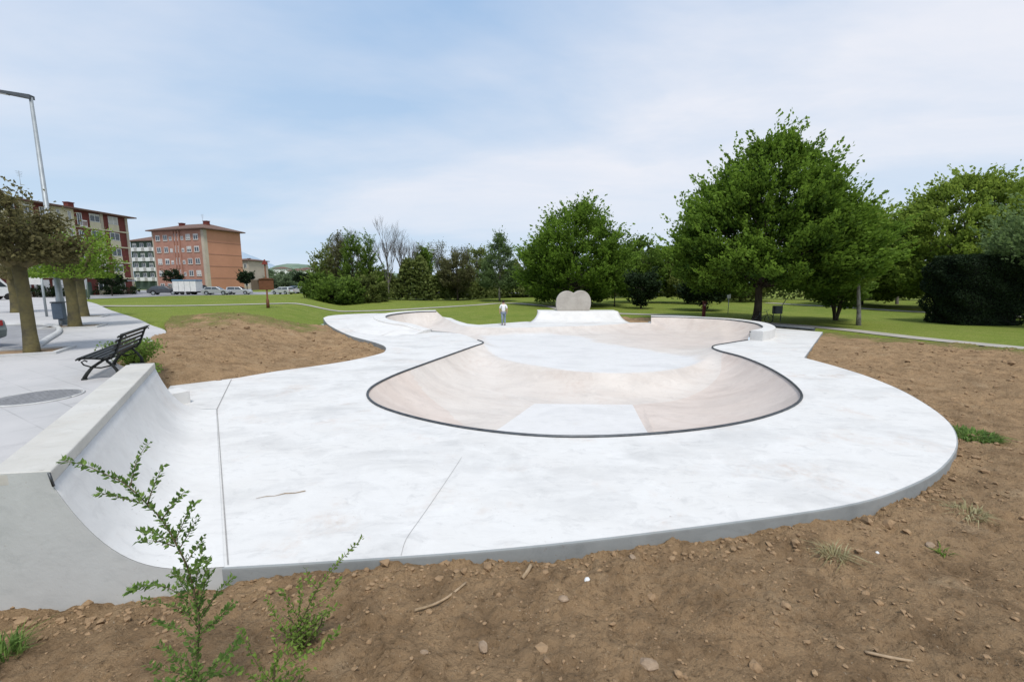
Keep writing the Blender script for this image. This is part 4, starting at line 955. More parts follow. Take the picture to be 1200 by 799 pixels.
# ------------------------------------------------------------------ vehicles
PAINT = {}
def paint(c):
    if c not in PAINT: PAINT[c] = mat('car_paint', c, .3, tuple(v*.92 for v in c), 2, metal=.3, spec=.5)
    return PAINT[c]
def car(label, loc, rz, col, kind='hatch', group='cars parked along the far street', sc=1):
    t = thing('parked_car', label, 'car', loc, rz, group, sc)
    Lh = 2.1; W = .86
    if kind == 'wagon': cab = [(-2.05, .92), (-1.95, 1.42), (-1.5, 1.50), (.25, 1.48), (.95, .98)]
    elif kind == 'suv': cab = [(-2.0, 1.0), (-1.85, 1.58), (-1.3, 1.68), (.3, 1.66), (1.0, 1.05)]
    else: cab = [(-1.9, .92), (-1.55, 1.32), (-1.0, 1.46), (.15, 1.44), (.95, .95)]
    low = [(-2.12, .32), (-2.18, .55), (-2.12, .85), cab[0], cab[-1], (1.7, .86), (2.08, .68), (2.14, .45), (2.08, .25), (1.75, .22)]
    def arch(cx): return [(cx+.37*math.cos(a), .31+.37*math.sin(a)) for a in np.linspace(0, PI, 9)]
    low = low[:-1]+[(1.72, .22)]+arch(1.32)+arch(-1.32)+[(-1.75, .22)]
    m = MB(); m.prism(low, -W, W); m.build('body', paint(col), t, bevel=.05)
    m = MB(); A = []; 
    for sgn, w0, w1 in ((-1, W-.02, W-.2), (1, W-.02, W-.2)):
        A.append([m.bm.verts.new((x, sgn*(w0+(w1-w0)*min(1, max(0, (z-cab[0][1])/.5))), z-.01)) for x, z in cab])
    n = len(cab)
    m.bm.faces.new(A[0]); m.bm.faces.new(A[1][::-1])
    for i in range(n): m.bm.faces.new((A[0][i], A[1][i], A[1][(i+1) % n], A[0][(i+1) % n]))
    cb = m.build('cabin', paint(col), t, bevel=.03)
    zt = max(z for _, z in cab)
    for sgn in (-1, 1):
        g_ = MB(); z0, z1 = cab[0][1]+.05, zt-.12; yw = lambda z: sgn*(W-.02-.18*min(1, max(0, (z-cab[0][1])/.5))+.012)
        for xa, xb, xc, xd in ((cab[0][0]+.25, -.55, -.55, cab[1][0]+.22), (-.47, cab[-1][0]-.22, cab[-2][0]+.05, -.47)):
            vs = [g_.bm.verts.new(v) for v in ((xa, yw(z0), z0), (xb, yw(z0), z0), (xc, yw(z1), z1), (xd, yw(z1), z1))]; g_.bm.faces.new(vs)
        g_.build('side_window', M['glass'], t)
    def across(p, q, name, inset=.13, mm=M['glass']):
        g_ = MB(); d = Vector((q[0]-p[0], 0, q[1]-p[1])); nrm = Vector((d.z, 0, -d.x)).normalized()*.012
        if p[0] < 0: nrm = -nrm
        a = Vector((p[0], 0, p[1]))+d*.12+nrm; b = Vector((p[0], 0, p[1]))+d*.9+nrm
        if nrm.z < 0: a -= 2*nrm; b -= 2*nrm
        g_.bm.faces.new([g_.bm.verts.new(v) for v in ((a.x, -W+inset, a.z), (a.x, W-inset, a.z), (b.x, W-inset-.12, b.z), (b.x, -W+inset+.12, b.z))]); g_.build(name, mm, t)
    across(cab[-1], cab[-2], 'windscreen'); across(cab[0], cab[1], 'rear_window')
    for cx in (-1.32, 1.32):
        for sgn in (-1, 1):
            w = MB(); w.cyl((cx, sgn*(W-.1), .31), .315, .2, 'y', 20); wo = w.build('wheel', M['rubber'], t); w = MB(); w.cyl((cx, sgn*(W+.003), .31), .2, .012, 'y', 14); w.build('rim', M['steel'], wo)
    for sgn in (-1, 1):
        m = MB(); m.box(-2.185, -2.12, sgn*.62-.14, sgn*.62+.14, .68, .86, .02); m.build('tail_light', M['lens'], t)
        m = MB(); m.box(2.02, 2.125, sgn*.6-.16, sgn*.6+.16, .55, .68, .02); m.build('headlight', M['lensw'], t)
    m = MB(); m.box(-2.21, -2.1, -.26, .26, .42, .54); m.build('number_plate', M['white'], t)
    return t
RZ = .49
def street(px, d): return ((px-600)/503*d, d, RZ)
# the near car, cut by the left edge
car('grey green hatchback parked at the left edge behind the mossy trunk', (-18.55, 13.2, .76), PI-.12, (.20, .23, .22), 'hatch', 'cars parked near the pavement')
car('dark grey saloon at the left end of the far row of parked cars', street(196, 76), .35, (.07, .075, .085), 'hatch', sc=1.08)
car('black car squeezed between the white truck and the silver car', street(239.5, 79), .9, (.02, .02, .022), 'suv')
car('silver car right of the white truck, in front of the orange block', street(256, 76), .25, (.38, .39, .40), 'hatch', sc=.98)
car('silver estate car in front of the right corner of the orange block', street(282.5, 78), .2, (.42, .43, .44), 'wagon', sc=.92)
car('white car parked to the right of the wooden notice board', street(333, 79), 2.9, (.55, .58, .58), 'wagon', sc=.9)
car('dark blue car parked between two white ones in the far car park', street(346, 86), 2.2, (.03, .04, .08), 'hatch')
car('white car at the right end of the far row, by the dense bushes', street(355, 83), 2.9, (.60, .60, .60), 'hatch', sc=.95)
def truck(loc, rz):
    t = thing('box_truck', 'white box trailer with a blue roof parked in the far row of cars', 'truck', loc, rz)
    MB().box(-1.9, 1.9, -1.0, 1.0, .55, 2.35, .04).build('box_body', M['white'], t)
    MB().box(-1.94, 1.94, -1.04, 1.04, 2.36, 2.62, .06).build('roof', mat('blue_roof', (.12, .24, .36), .5), t)
    for i in range(4): MB().box(-1.88+i*.95, -1.83+i*.95, -1.02, -1.003, .6, 2.3).build('rib', M['steel'], t)
    for cx in (-.5, .5):
        for s in (-1, 1): MB().cyl((cx, s*.85, .33), .33, .2, 'y', 18).build('wheel', M['rubber'], t)
    MB().box(-2.9, -1.9, -.1, .1, .5, .6).build('drawbar', M['darksteel'], t)
truck(street(223, 76.5), .1)
def van(loc, rz):
    t = thing('parked_van', 'white delivery van at the far left behind the nearest street tree', 'van', loc, rz)
    m = MB(); m.prism([(-2.6, .4), (-2.65, 2.3), (-2.4, 2.45), (1.2, 2.45), (1.9, 1.5), (2.6, 1.2), (2.7, .4)], -.98, .98); m.build('body', M['white'], t, bevel=.06)
    for s in (-1, 1):
        g_ = MB(); g_.bm.faces.new([g_.bm.verts.new(v) for v in ((.3, s*.99, 1.45), (1.7, s*.99, 1.45), (1.1, s*.99, 2.15), (.3, s*.99, 2.15))]); g_.build('side_window', M['glass'], t)
        for cx in (-1.7, 1.7): MB().cyl((cx, s*.9, .36), .36, .22, 'y', 18).build('wheel', M['rubber'], t)
van((-59, 48.0, .76), 1.3)

# ------------------------------------------------------------------ buildings
def win(parent, x, z, w, h, y=0, sh=0, fm=None):
    f = MB(); b = .09
    f.box(x, x+w, y-.05, y+.02, z, z+b); f.box(x, x+w, y-.05, y+.02, z+h-b, z+h); f.box(x, x+b, y-.05, y+.02, z+b, z+h-b); f.box(x+w-b, x+w, y-.05, y+.02, z+b, z+h-b); f.box(x+w/2-b/2, x+w/2+b/2, y-.05, y+.02, z+b, z+h-b)
    fo = f.build('window', fm or M['white'], parent)
    p = MB(); p.box(x+.05, x+w-.05, y-.012, y-.004, z+.05, z+h-.05); p.build('pane', M['glass'], fo)
    if sh > 0: s = MB(); s.box(x+.06, x+w-.06, y-.035, y-.02, z+h*(1-sh), z+h-.06); s.build('shutter', M['shutter'], fo)
    return fo
def hip_roof(parent, x0, x1, y0, y1, z, h, over, m):
    b = MB(); o = over; A = [(x0-o, y0-o, z), (x1+o, y0-o, z), (x1+o, y1+o, z), (x0-o, y1+o, z)]; d = (y1-y0)/2+o
    v = [b.bm.verts.new(p) for p in A]; l = [b.bm.verts.new((p[0], p[1], z-.22)) for p in A]; r = [b.bm.verts.new((x0-o+d, (y0+y1)/2, z+h)), b.bm.verts.new((x1+o-d, (y0+y1)/2, z+h))]
    for f in ((v[0], v[1], r[1], r[0]), (v[1], v[2], r[1]), (v[2], v[3], r[0], r[1]), (v[3], v[0], r[0])): b.bm.faces.new(f)
    for i in range(4): b.bm.faces.new((v[i], v[(i+1) % 4], l[(i+1) % 4], l[i]))
    b.bm.faces.new(l[::-1]); return b.build('roof', m, parent)
def chimney(roof, x, y, z, w=1.0, h=1.3, mm=None):
    b = MB(); b.box(x-w/2, x+w/2, y-.4, y+.4, z-1.0, z+h); b.box(x-w/2-.08, x+w/2+.08, y-.48, y+.48, z+h, z+h+.15); b.build('chimney', mm or M['redbrick'], roof)
def antenna(roof, x, y, z, h=2.4):
    b = MB(); b.tube([(x, y, z), (x, y, z+h)], .03, 5)
    for i in range(4): b.tube([(x-.5+.06*i, y, z+h-.15-.22*i), (x+.5-.06*i, y, z+h-.15-.22*i)], .018, 4)
    b.build('antenna', M['steel'], roof)

def red_block():
    X = -72.0; Y0 = 44.0; Yend = 82.6; Ln = Yend-Y0
    t = thing('apartment_block', 'dark red brick and cream apartment block behind the street trees at left', 'building', (X, Y0, .3), PI/2)
    MB().box(0, Ln, 0, 11, -.5, 14.3).build('wall', M['redbrick'], t)
    def u(px): return 72*503/(600-px)-Y0-.5*0
    G0 = 3.1; FH = 2.8
    # cream vertical bays and pilasters (proud of the brick)
    def bay(p0, p1, z0, z1, m, pr=.06): MB().box(u(p0), u(p1), -pr, -.003, z0, z1).build('panel', m, t)
    bay(76, 101.5, G0, 14.25, M['cream']); bay(131, 134.2, 0, 14.25, M['beige']); bay(158.7, 161.3, 0, 14.25, M['beige'], .1)
    bay(40, 56, G0, 14.25, M['cream']); bay(8, 24, G0, 14.25, M['cream'])
    for k in range(4):
        z = G0+k*FH
        MB().box(.2, Ln-.02, -.13, -.063, z-.12, z+.10).build('band', M['cream'], t)
        for (a, b) in ((118.3, 130.8), (139.3, 151)):
            MB().box(u(a), u(b), -.09, -.065, z+.10, z+1.12).build('panel', M['cream'], t)
            win(t, u(a)+.08, z+1.15, u(b)-u(a)-.16, 1.35, -.03, [0, .25, 0, .0, .9, .3][(k+int(a)) % 6])
        for px in (82, 94.5):   # narrow slits in the cream bay
            win(t, u(px), z+.75, .5, 1.55, -.075)
        for (a, b) in ((104, 111), (62.5, 70), (28, 36)):
            f = MB(); f.box(u(a), u(b), -.75, -.66, z+.95, z+1.10); f.box(u(a), u(b), -.75, -.06, z+.05, z+.15)
            for q in range(6): xx = u(a)+(u(b)-u(a))*q/5; f.box(xx-.015, xx+.015, -.72, -.69, z+.15, z+.95)
            f.build('balcony', M['white'], t); win(t, u(a)+.1, z+.2, u(b)-u(a)-.2, 2.1, -.01)
        for px in (45, 12): win(t, u(px), z+1.0, 1.1, 1.3, -.075, .3)
    # ground floor: pale shop fronts, canopy
    for (a, b) in ((20, 40), (44, 62), (66, 84), (88, 104)):
        MB().box(u(a), u(b), -.12, -.064, .9, 2.75).build('shopfront', M['white'], t); MB().box(u(a), u(b), -.14, -.064, 0, .88).build('plinth', M['beige'], t)
    MB().box(u(104.5), u(111), -.08, -.01, 0, 2.4).build('door', M['greenpaint'], t)
    for (a, b) in ((119, 130.5), (139.5, 150.5)): win(t, u(a), .95, u(b)-u(a), 1.45, -.03, .2); MB().box(u(a), u(b), -.1, -.062, 0, .9).build('panel', M['cream'], t)
    MB().box(u(134.8), u(152), -1.9, -.15, 2.55, 2.75).build('canopy', M['steel'], t)
    r = hip_roof(t, 0, Ln, 0, 11, 14.42, 1.0, 1.0, M['rooftile'])
    chimney(r, u(124), 4, 15.0, 1.0, .8); chimney(r, u(52), 4.5, 15.0, 1.0, .8); antenna(r, u(66), 2.6, 14.9, 4.2)
red_block()
def orange_block():
    cx, cy = -70.2, 100.0; ang = math.atan2(-.31, .95)   # local x runs from the left end to the corner
    Lf = 16.8; Dp = 9.3; ca, sa = math.cos(ang), math.sin(ang)
    ox, oy = cx-Lf*ca, cy-Lf*sa
    t = thing('apartment_block', 'orange brick apartment block with a blank side wall and brown tiled roof', 'building', (ox, oy, .3), ang)
    H = 14.3
    MB().box(0, Lf-.8, 0, Dp, -.5, H-.02).build('wall', M['orangebrick'], t)
    MB().box(Lf-.79, Lf, .8, Dp-.01, -.5, H-.03).build('side_wall', M['orange'], t)
    MB().box(Lf-.79, Lf+.02, -.04, .79, -.5, H-.04).build('corner_strip', M['beige'], t)
    MB().box(0.0, .35, -.05, -.003, 0, H-.05).build('corner_strip', M['beige'], t)
    FH = 2.75
    for k in range(1, 5):
        z = .9+k*FH-.35
        MB().box(Lf+.003, Lf+.05, .82, Dp-.02, z-.06, z+.06).build('band', M['orangebrick'], t)
    cols = [(1.2, 1.4), (3.7, 1.35), (5.7, .8), (9.5, .8), (11.2, 1.4), (13.6, 1.45)]
    for k in range(5):
        z = 1.0+k*FH if k else .7
        for i, (x, w) in enumerate(cols):
            win(t, x, z, w, 1.3 if w > 1 else .9, -.01, [0, .3, 0, .5, 0, .2, .8][(k*3+i*2) % 7])
            if w > 1: MB().box(x-.12, x+w+.12, -.10, -.003, z-.10, z-.01).build('sill', M['beige'], t)
    for x in (6.9, 7.85, 8.8): MB().box(x, x+.5, -.22, -.003, .2, H-.25).build('pilaster', M['orangebrick'], t)
    for k in range(5):
        win(t, 7.40, .9+k*FH, .44, 1.6, -.01); win(t, 8.35, .9+k*FH, .44, 1.6, -.01)
    MB().box(7.4, 8.8, -.28, -.24, .0, 2.3).build('door', M['greenpaint'], t)
    r = hip_roof(t, 0, Lf, 0, Dp, H+.22, 1.7, .85, M['rooftile'])
    chimney(r, 5.4, 3.5, H+1.2, 1.1, .8); chimney(r, 13.4, 3.6, H+1.3, 1.1, .9); antenna(r, 12.0, 3.8, H+1.4, 2.6)
orange_block()
def green_block():
    t = thing('apartment_block', 'dark green and white block seen between the red and the orange ones', 'building', (-114, 131.0, .3), -.25)
    Lf = 24; H = 14.2; MB().box(0, Lf, 0, 9, -.5, H).build('wall', M['greenpaint'], t)
    for i in range(8):
        x = .6+i*2.9
        for k in range(4):
            z = 2.6+k*2.9
            MB().box(x, x+1.7, -.9, -.003, z, z+1.05).build('balcony', M['white'], t); win(t, x+.1, z+1.1, 1.5, 1.3, -.01, .4 if (i+k) % 3 == 0 else 0)
    r = hip_roof(t, 0, Lf, 0, 9, H+.22, 1.8, .8, M['rooftile']); chimney(r, 19.5, 3.5, H+1.3, 1.3, 1.2)
green_block()
def white_house(label, loc, rz, W, D, H, wm, rm=M['rooftile'], name='house', rows=2, cols=3):
    t = thing(name, label, 'building', loc, rz); MB().box(0, W, 0, D, -1.5, H).build('wall', wm, t); hip_roof(t, 0, W, 0, D, H+.22, W*.12, .5, rm)
    for k in range(rows):
        for i in range(cols): win(t, W*(i+.5)/cols-.5, 1.0+k*2.8, 1.0, 1.3, -.01)
    return t
white_house('cream house partly hidden behind the right side of the orange block', (-88.0, 136, .3), -.2, 6.6, 8, 8.8, M['beige'], rows=3)
# far hillside
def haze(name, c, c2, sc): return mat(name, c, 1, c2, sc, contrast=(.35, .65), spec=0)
def ridge(name, pts, d0, depth, m, seed):
    xs = np.linspace(0, 1, 90); P = np.array(pts); px = P[0, 0]+(P[-1, 0]-P[0, 0])*xs; top = np.interp(px, P[:, 0], P[:, 1])
    rows = 14; V = []
    for j in range(rows):
        f = j/(rows-1); d = d0+depth*f
        for i in range(len(xs)):
            h = ((330-top[i])*d0/503)*math.sin(f*PI*.5)**.8*(1+.06*math.sin(i*.9+j*1.3+seed)); V.append(((px[i]-600)/503*d, d, max(h, -1)-1+CAMH*(f > 0)))
    n = len(xs); F = [(j*n+i, j*n+i+1, (j+1)*n+i+1, (j+1)*n+i) for j in range(rows-1) for i in range(n-1)]
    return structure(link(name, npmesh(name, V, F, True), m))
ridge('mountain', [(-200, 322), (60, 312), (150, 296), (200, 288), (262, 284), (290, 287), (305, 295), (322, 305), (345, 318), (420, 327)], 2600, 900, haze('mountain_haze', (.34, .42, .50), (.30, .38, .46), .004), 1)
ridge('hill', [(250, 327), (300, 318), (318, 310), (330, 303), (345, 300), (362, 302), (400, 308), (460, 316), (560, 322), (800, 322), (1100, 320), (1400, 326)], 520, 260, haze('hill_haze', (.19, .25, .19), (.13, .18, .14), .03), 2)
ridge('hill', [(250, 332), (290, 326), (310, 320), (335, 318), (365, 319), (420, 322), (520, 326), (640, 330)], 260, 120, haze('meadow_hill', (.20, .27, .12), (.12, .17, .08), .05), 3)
fh = [(324, 300, 321, 10, 'white farmhouse on the hillside between the orange block and the trees'), (340, 270, 324, 11, 'cream farmhouse lower on the hillside left of the dense trees'), (353, 280, 322, 9, 'pale farmhouse on the hillside beside the dense trees')]
for px, d, py, W, lab in fh: white_house(lab, ((px-600)/503*d, d, (330-py)*d/503+1.0), .3, W, 8, 5, M['white'], rows=1, cols=3)
for i, (px, d, py, H, R, lab) in enumerate([(292, 82, 345, 4.2, 1.4, 'round dark lollipop tree at the right corner of the orange block'), (207, 86, 344, 4.6, 1.6, 'round dark street tree in front of the orange block'), (134, 70, 345, 3.6, 1.7, 'round dark street tree in front of the red block'), (357, 84, 343, 4.0, 1.4, 'round dark street tree left of the dense bushes')]):
    x = (px-600)/503*d
    tree('street_tree', lab, 'tree', (x, d, .45), H, R, H*.5, ROUND, M['L_yew'] if i else M['L_yew'], M['bark'], .28, 50, 50, .1, seed=400+i, clr=.5, group='round clipped street trees', lobes=.08)
ft = [(303, 180, 6), (311, 150, 4.5), (318, 200, 7), (322, 140, 3.6), (330, 170, 5), (338, 130, 3.5), (344, 190, 6.0), (350, 150, 4.6), (358, 140, 5), (366, 120, 5), (315, 240, 8), (334, 230, 6), (348, 240, 7)]
for i, (px, d, H) in enumerate(ft):
    x = (px-600)/503*d
    tree('hillside_tree', 'small distant tree on the slope behind the far car park', 'tree', (x, d, max(.2, (d-130)*.02)), H, H*.42, H*.12, ROUND if i % 3 else CONE, M['L_far'], M['bark'], .6, 40, 40, .2, seed=430+i, clr=1.1, group='distant trees on the slope behind the car park')
# hedge by the red block
for i, (px, d, w) in enumerate([(118, 76, 5.5), (148, 78, 4.5), (62, 66, 5)]):
    x = (px-600)/503*d
    tree('hedge_bush', ['dark low bush at the foot of the red block, by its entrance', 'dark low bush at the right end of the red block', 'dark low bush by the shop fronts of the red block'][i], 'bush', (x, d, .45), 1.5, w*.45, .1, [(0, 1), (.6, 1), (1, .6)], M['L_yew'], M['bark'], .25, 50, 40, .05, seed=460+i, clr=.5, stems=3)

# ------------------------------------------------------------------ foreground plants, sticks, stones
def sprig(name, label, Y, paths, leaf, lm, seed, gap=.02, r0=.007):
    random.seed(seed); r = np.random.default_rng(seed); base = atd(paths[0][0][0], paths[0][0][1], Y); gzb = soilz(np.array([base.x]), np.array([base.y]))[0]
    t = thing(name, label, 'plant', (base.x, base.y, float(gzb)-.02)); O = Vector((base.x, base.y, float(gzb)-.02)); m = MB(); Cs = []; Ds = []
    for k, P in enumerate(paths):
        dy = 0 if k == 0 else r.uniform(-.16, .16); pts = []
        for i, p in enumerate(P): pts.append(atd(p[0], p[1], Y+dy*(i/max(1, len(P)-1)))-O)
        if k == 0: pts[0].z = 0
        pts = [Vector(p) for p in catmull([tuple(p) for p in pts], 5)]; n = len(pts)
        rr = r0 if k == 0 else r0*.5
        m.tube(pts, [rr*(1-.8*i/(n-1)) for i in range(n)], 6)
        L = 0; nxt = gap*2
        for a, b in zip(pts[:-1], pts[1:]):
            seg = (b-a).length; d = (b-a).normalized(); s = d.orthogonal().normalized(); e = d.cross(s)
            while nxt < L+seg:
                p = a.lerp(b, (nxt-L)/seg); th = random.uniform(0, 2*PI)
                for q in (0, PI):
                    dd = (s*math.cos(th+q)+e*math.sin(th+q))*.9+d*.5+Vector((0, 0, .25)); dd.normalize(); Cs.append(p+dd*leaf*.55); Ds.append(dd)
                nxt += gap*random.uniform(.7, 1.3)
            L += seg
    m.build('stem', M['stem'], t)
    C = np.array([tuple(c) for c in Cs]); D = np.array([tuple(c) for c in Ds])
    link('foliage', leaves(C, leaf, .5, None, .55, D*1.6, seed), lm, t)
    return t
main = [(232, 806), (231.5, 777), (233, 724.5), (222, 672), (211, 646), (192, 612), (170, 588), (147, 567), (125, 556), (99, 545), (72, 539)]
sub = [[(153, 569), (158.5, 545), (166, 530), (173.5, 518)], [(173, 590), (181, 567), (191, 547)], [(190, 608), (203, 590), (216, 576)], [(205, 635), (215, 612), (229, 588)], [(209, 645), (221, 625), (231, 606)], [(217, 660), (228, 645), (239, 630)],
       [(168, 590), (142, 583), (112, 576)], [(203, 637), (185, 626), (163, 621)], [(205, 640), (185, 634), (163, 633)], [(230, 716), (212, 698), (192, 687), (166, 686), (149, 693)], [(232, 735), (215, 715), (195, 708), (165, 703)], [(232, 730), (250, 702), (272, 676)], [(233, 715), (238, 690), (247, 668)], [(226, 690), (215, 678), (200, 672)], [(232, 745), (258, 722), (274, 706)], [(230, 700), (240, 672), (244, 655)], [(229, 690), (232, 668), (238, 640)], [(228, 700), (216, 690), (205, 668)], [(232, 752), (205, 735), (180, 728)], [(222, 672), (232, 660), (243, 656)]]
sprig('wild_sapling', 'tall thin leafy sapling leaning left in the foreground soil', 2.3, [main]+sub, .034, M['L_sprig'], 501, .012)
sprig('weed', 'slender weed with an upright tip at the deck edge, right of the tall sapling', 3.0, [[(330, 760), (352, 728), (372, 690), (392, 664), (410, 645), (426, 628)], [(352, 728), (338, 705), (328, 690)], [(360, 715), (385, 700), (398, 678)], [(345, 735), (375, 722), (398, 708)], [(350, 728), (352, 700), (350, 678)], [(372, 690), (362, 678), (358, 664)], [(340, 745), (322, 722), (312, 700)]], .034, M['L_weed'], 502, .02, .005)
sprig('weed', 'bright bushy weed at the bottom edge, right of the sapling foot', 2.35, [[(318, 806), (322, 780), (335, 762), (352, 752)], [(318, 800), (300, 775), (288, 752), (280, 735)], [(320, 790), (345, 772), (372, 760), (396, 738)], [(318, 800), (325, 760), (322, 735)], [(316, 800), (290, 790), (265, 778)], [(318, 800), (340, 790), (362, 780)]], .036, M['L_weed'], 503, .02, .005)
sprig('weed', 'mid green weed at the bottom edge around the foot of the sapling', 2.15, [[(235, 806), (225, 785), (205, 768), (185, 755)], [(235, 800), (215, 790), (190, 785), (172, 778)], [(235, 800), (250, 780), (268, 765), (280, 748)], [(235, 800), (230, 775), (222, 755)], [(236, 800), (255, 790), (280, 785)], [(235, 806), (205, 800), (180, 800)], [(230, 800), (210, 780), (196, 762)]], .036, M['L_sprig'], 504, .017, .005)
for (px, py, Y, R_, H_, n_, sd_, lab) in ((352, 715, 3.0, .17, .26, 520, 511, 'bright leafy weed clump at the deck edge beside the slender weed'), (318, 790, 2.4, .2, .22, 650, 512, 'yellow green weed clump at the bottom edge under the bushy weed'), (205, 790, 2.2, .17, .18, 520, 513, 'low leafy clump at the bottom edge left of the sapling foot')):
    p = atd(px, py, Y); leafclump('weed', lab, 'plant', (p.x, p.y, float(soilz(np.array([p.x]), np.array([p.y]))[0])), R_, H_, n_, .03, M['L_weed'], sd_, 16)
def sz(x, y): return float(soilz(np.array([x]), np.array([y]))[0])
def on_soil(px, py):
    z = -.1
    for _ in range(4): x, y = at(px, py, z); z = sz(x, y)
    return x, y, z
def stick(label, pts, r):
    P = [Vector(on_soil(*p)) for p in pts]; P = [p+Vector((0, 0, r*.6+.012)) for p in P]; o = P[0].copy()
    b = MB().tube([p-o for p in [Vector(q) for q in catmull([tuple(p) for p in P], 4)]], r, 6).build('stick', M['stick']); b.location = o; tag(b, label, 'stick')
stick('curved dry stick on the soil below the middle of the deck edge', [(486, 716), (505, 712), (525, 702), (546, 684)], .012)
stick('straight pale stick on the soil near the bottom right corner', [(1013, 766), (1040, 770), (1070, 774)], .011)
stick('short thick stick end lying against the soil below the deck crack', [(612, 680), (618, 672), (622, 664)], .02)
P = [at(300, 584.5), at(312, 582), at(322, 581.5), at(334, 578.5), at(346, 578), at(358, 575.5)]; P = [Vector((x, y, .010)) for x, y in P]; o = P[0].copy()
b = MB().tube([p-o for p in P], [.002, .004, .003, .006, .005, .006], 6).build('stick', M['stick']); b.location = o; tag(b, 'thin twig lying on the white deck right of the quarter pipe joint', 'stick')
for i, (px, py, s, lab) in enumerate([(660, 706, .038, 'elongated pale stone lying in the soil below the bowl'), (688, 680, .03, 'small white stone chip in the soil close to the deck edge'), (566, 760, .042, 'rounded earth coloured stone near the bottom centre'), (497, 765, .025, 'tiny pale stone at the bottom left of centre'), (1090, 640, .05, 'grey stone with a flat top in the right soil'), (742, 652, .04, 'tan stone wedged by the deck edge right of centre'), (760, 780, .055, 'large clod like stone at the bottom right of centre'), (1028, 648, .02, 'small white pebble in the right soil')]):
    x, y, z = on_soil(px, py); random.seed(600+i); o = MB().ico((0, 0, 0), s, 2, (1.3, .9, .7), .12).build('stone', M['stone'] if i not in (1, 7) else M['white']); o.location = (x, y, z+s*.25); o.rotation_euler = (0, 0, i); tag(o, lab, 'stone')
x, y, z = on_soil(1128, 512)
blades('grass_tuft', 'green clump of turf lying on the soil beside the right deck edge', 'grass tuft', (x+.12, y, z), 700, .42, .17, M['L_sprig'], 701, 1.1, .012)
x, y, z = on_soil(978, 652); blades('grass_tuft', 'pale dry grass tuft on the soil below the right end of the deck', 'grass tuft', (x, y, z), 130, .12, .16, M['L_dry'], 702, 1.3, .004)
x, y, z = on_soil(1135, 602); blades('grass_tuft', 'flattened dry grass tuft on the right soil, near the turf clump', 'grass tuft', (x, y, z), 160, .20, .12, M['L_dry'], 703, 1.6, .006)
x, y, z = on_soil(18, 770); blades('grass_tuft', 'tall grass tuft in the bottom left corner', 'grass tuft', (x-.1, y, z), 120, .12, .2, M['L_sprig'], 704, .8, .005)
x, y, z = on_soil(1094, 646); blades('grass_tuft', 'small green sprout by the grey stone in the right soil', 'grass tuft', (x+.05, y-.05, z), 40, .05, .12, M['L_weed'], 705, .9, .006)
# loose clods: nobody could count them
def clods():
    r = np.random.default_rng(800); b = bmesh.new(); bmesh.ops.create_icosphere(b, subdivisions=1, radius=1); base = np.array([v.co[:] for v in b.verts]); fc = np.array([[v.index for v in f.verts] for f in b.faces]); b.free()
    P = []; 
    # along the deck front edge
    fr = resample(deck_front, .03, False); 
    for i in range(900):
        p = fr[r.integers(0, len(fr))]; q = abs(r.normal(0, .20))+.05; d = np.array([.2, -1]) if p[0] < 5 else np.array([.8, -.5]); d = d/np.linalg.norm(d); P.append((*(p[:2]+d*q+r.normal(0, .05, 2)), r.gamma(1.6, .0075)+.004))
    for i in range(3900): P.append((r.uniform(-5.5, 7.5), r.uniform(1.2, 6), r.gamma(1.3, .0055)+.003))
    for i in range(1500): P.append((r.uniform(6, 22), r.uniform(1.2, 20), r.gamma(1.8, .012)+.01))
    for i in range(1200): P.append((r.uniform(-16, -5), r.uniform(10, 25), r.gamma(1.8, .011)+.01))
    for i in range(160):  # heap against the end wall
        P.append((r.uniform(-4.9, -2.8), r.normal(3.5, .14), r.gamma(1.6, .008)+.006))
    P = np.array(P); k = (soil_mask(P[:, 0], P[:, 1])) & ~pip(P[:, 0], P[:, 1], DECK) & ~pip(P[:, 0], P[:, 1], PAVE); P = P[k]
    z = soilz(P[:, 0], P[:, 1]); V = []; F = []
    for i, (x, y, s) in enumerate(P):
        ph = r.uniform(0, 6.3, 4); j = base*(1+.22*np.sin(base@r.normal(0, 2.2, 3)+ph[0])+.16*np.sin(base@r.normal(0, 4, 3)+ph[1])+r.uniform(-.2, .2, len(base)))[:, None]; sc = np.array([r.uniform(.8, 1.4), r.uniform(.8, 1.3), r.uniform(.55, .9)])*s
        a = r.uniform(0, 6.3); ca, sa = math.cos(a), math.sin(a); q = j*sc; q = np.column_stack([q[:, 0]*ca-q[:, 1]*sa, q[:, 0]*sa+q[:, 1]*ca, q[:, 2]])
        V.append(q+np.array([x, y, z[i]+s*.25])); F.append(fc+i*len(base))
    o = link('soil_clods', npmesh('soil_clods', np.vstack(V), np.vstack(F), False), M['clod']); tag(o, 'loose clods and crumbs scattered over the bare soil', 'soil clods', kind='stuff')
clods()

# ------------------------------------------------------------------ light, sky, camera
SUN_EL, SUN_AZ = math.radians(62), math.radians(165)   # azimuth from +Y towards +X
w = bpy.data.worlds.new('World'); scene.world = w; w.use_nodes = True; nt = w.node_tree; N = nt.nodes; Lk = nt.links
bg = N['Background']; bg.inputs['Strength'].default_value = .118
sky = N.new('ShaderNodeTexSky'); sky.sky_type = 'NISHITA'; sky.sun_disc = False; sky.sun_elevation = SUN_EL; sky.sun_rotation = SUN_AZ; sky.air_density = 1.0; sky.dust_density = 1.5
tc = N.new('ShaderNodeTexCoord'); sep = N.new('ShaderNodeSeparateXYZ'); Lk.new(tc.outputs['Generated'], sep.inputs[0])
def math_(op, a, b=None):
    m = N.new('ShaderNodeMath'); m.operation = op
    for i, v in enumerate((a, b)):
        if v is None: continue
        if hasattr(v, 'links'): Lk.new(v, m.inputs[i])
        else: m.inputs[i].default_value = v
    return m.outputs[0]
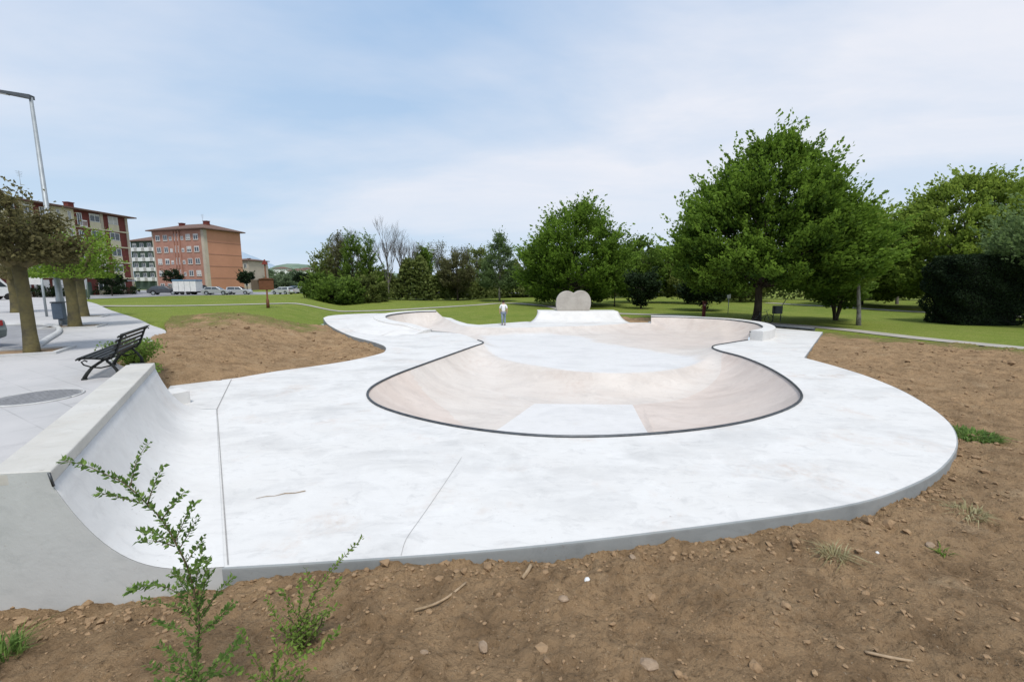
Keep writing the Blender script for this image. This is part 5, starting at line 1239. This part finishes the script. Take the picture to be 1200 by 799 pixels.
zz = math_('ADD', math_('MAXIMUM', sep.outputs[2], 0.0), .16)
cx = math_('DIVIDE', sep.outputs[0], zz); cy = math_('DIVIDE', sep.outputs[1], zz)
cmb = N.new('ShaderNodeCombineXYZ'); Lk.new(cx, cmb.inputs[0]); Lk.new(cy, cmb.inputs[1])
mp = N.new('ShaderNodeMapping'); mp.inputs['Rotation'].default_value = (0, 0, .35); mp.inputs['Scale'].default_value = (.55, 1.0, 1); mp.inputs['Location'].default_value = (12.4, 7.6, 0); Lk.new(cmb.outputs[0], mp.inputs[0])
big = nnoise(nt, mp.outputs[0], .62, 7, .52, .36, .57, .25)
fine = nnoise(nt, mp.outputs[0], 2.4, 8, .6, .30, .75, .4)
cl = math_('MULTIPLY', big, math_('ADD', math_('MULTIPLY', fine, .35), .65))
blue = mixcol(nt, .8, sky.outputs[0], (2.3, 4.3, 7.2))
hz = N.new('ShaderNodeMapRange'); hz.inputs[1].default_value = .0; hz.inputs[2].default_value = .55; Lk.new(sep.outputs[2], hz.inputs[0])
blue = mixcol(nt, hz.outputs[0], (5.1, 6.4, 7.7), blue)
veil = mixcol(nt, .22, blue, (5.6, 6.5, 7.8))
hf = N.new('ShaderNodeMapRange'); hf.inputs[1].default_value = .0; hf.inputs[2].default_value = .24; hf.inputs[3].default_value = .3; hf.inputs[4].default_value = .97; Lk.new(sep.outputs[2], hf.inputs[0])
col = mixcol(nt, math_('MULTIPLY', cl, hf.outputs[0]), veil, (7.55, 7.6, 8.1))
Lk.new(col, bg.inputs['Color'])
sd = bpy.data.lights.new('sun', 'SUN'); sd.energy = 3.1; sd.angle = math.radians(11); sd.color = (1, .965, .91)
so = bpy.data.objects.new('sun', sd); COL.objects.link(so)
dirv = Vector((math.sin(SUN_AZ)*math.cos(SUN_EL), math.cos(SUN_AZ)*math.cos(SUN_EL), math.sin(SUN_EL))); so.rotation_euler = dirv.to_track_quat('Z', 'Y').to_euler(); so.location = dirv*60
cd = bpy.data.cameras.new('camera'); cam = bpy.data.objects.new('camera', cd); COL.objects.link(cam)
cd.sensor_width = 36; cd.lens = 36*FPX/1200; cd.clip_end = 12000; cd.clip_start = .05
cam.location = (0, 0, CAMH); cam.rotation_euler = (PI/2-PITCH, 0, 0); scene.camera = cam
scene.render.resolution_x = 1024; scene.render.resolution_y = 681
scene.view_settings.view_transform = 'Standard'; scene.view_settings.look = 'None'; scene.view_settings.exposure = 0
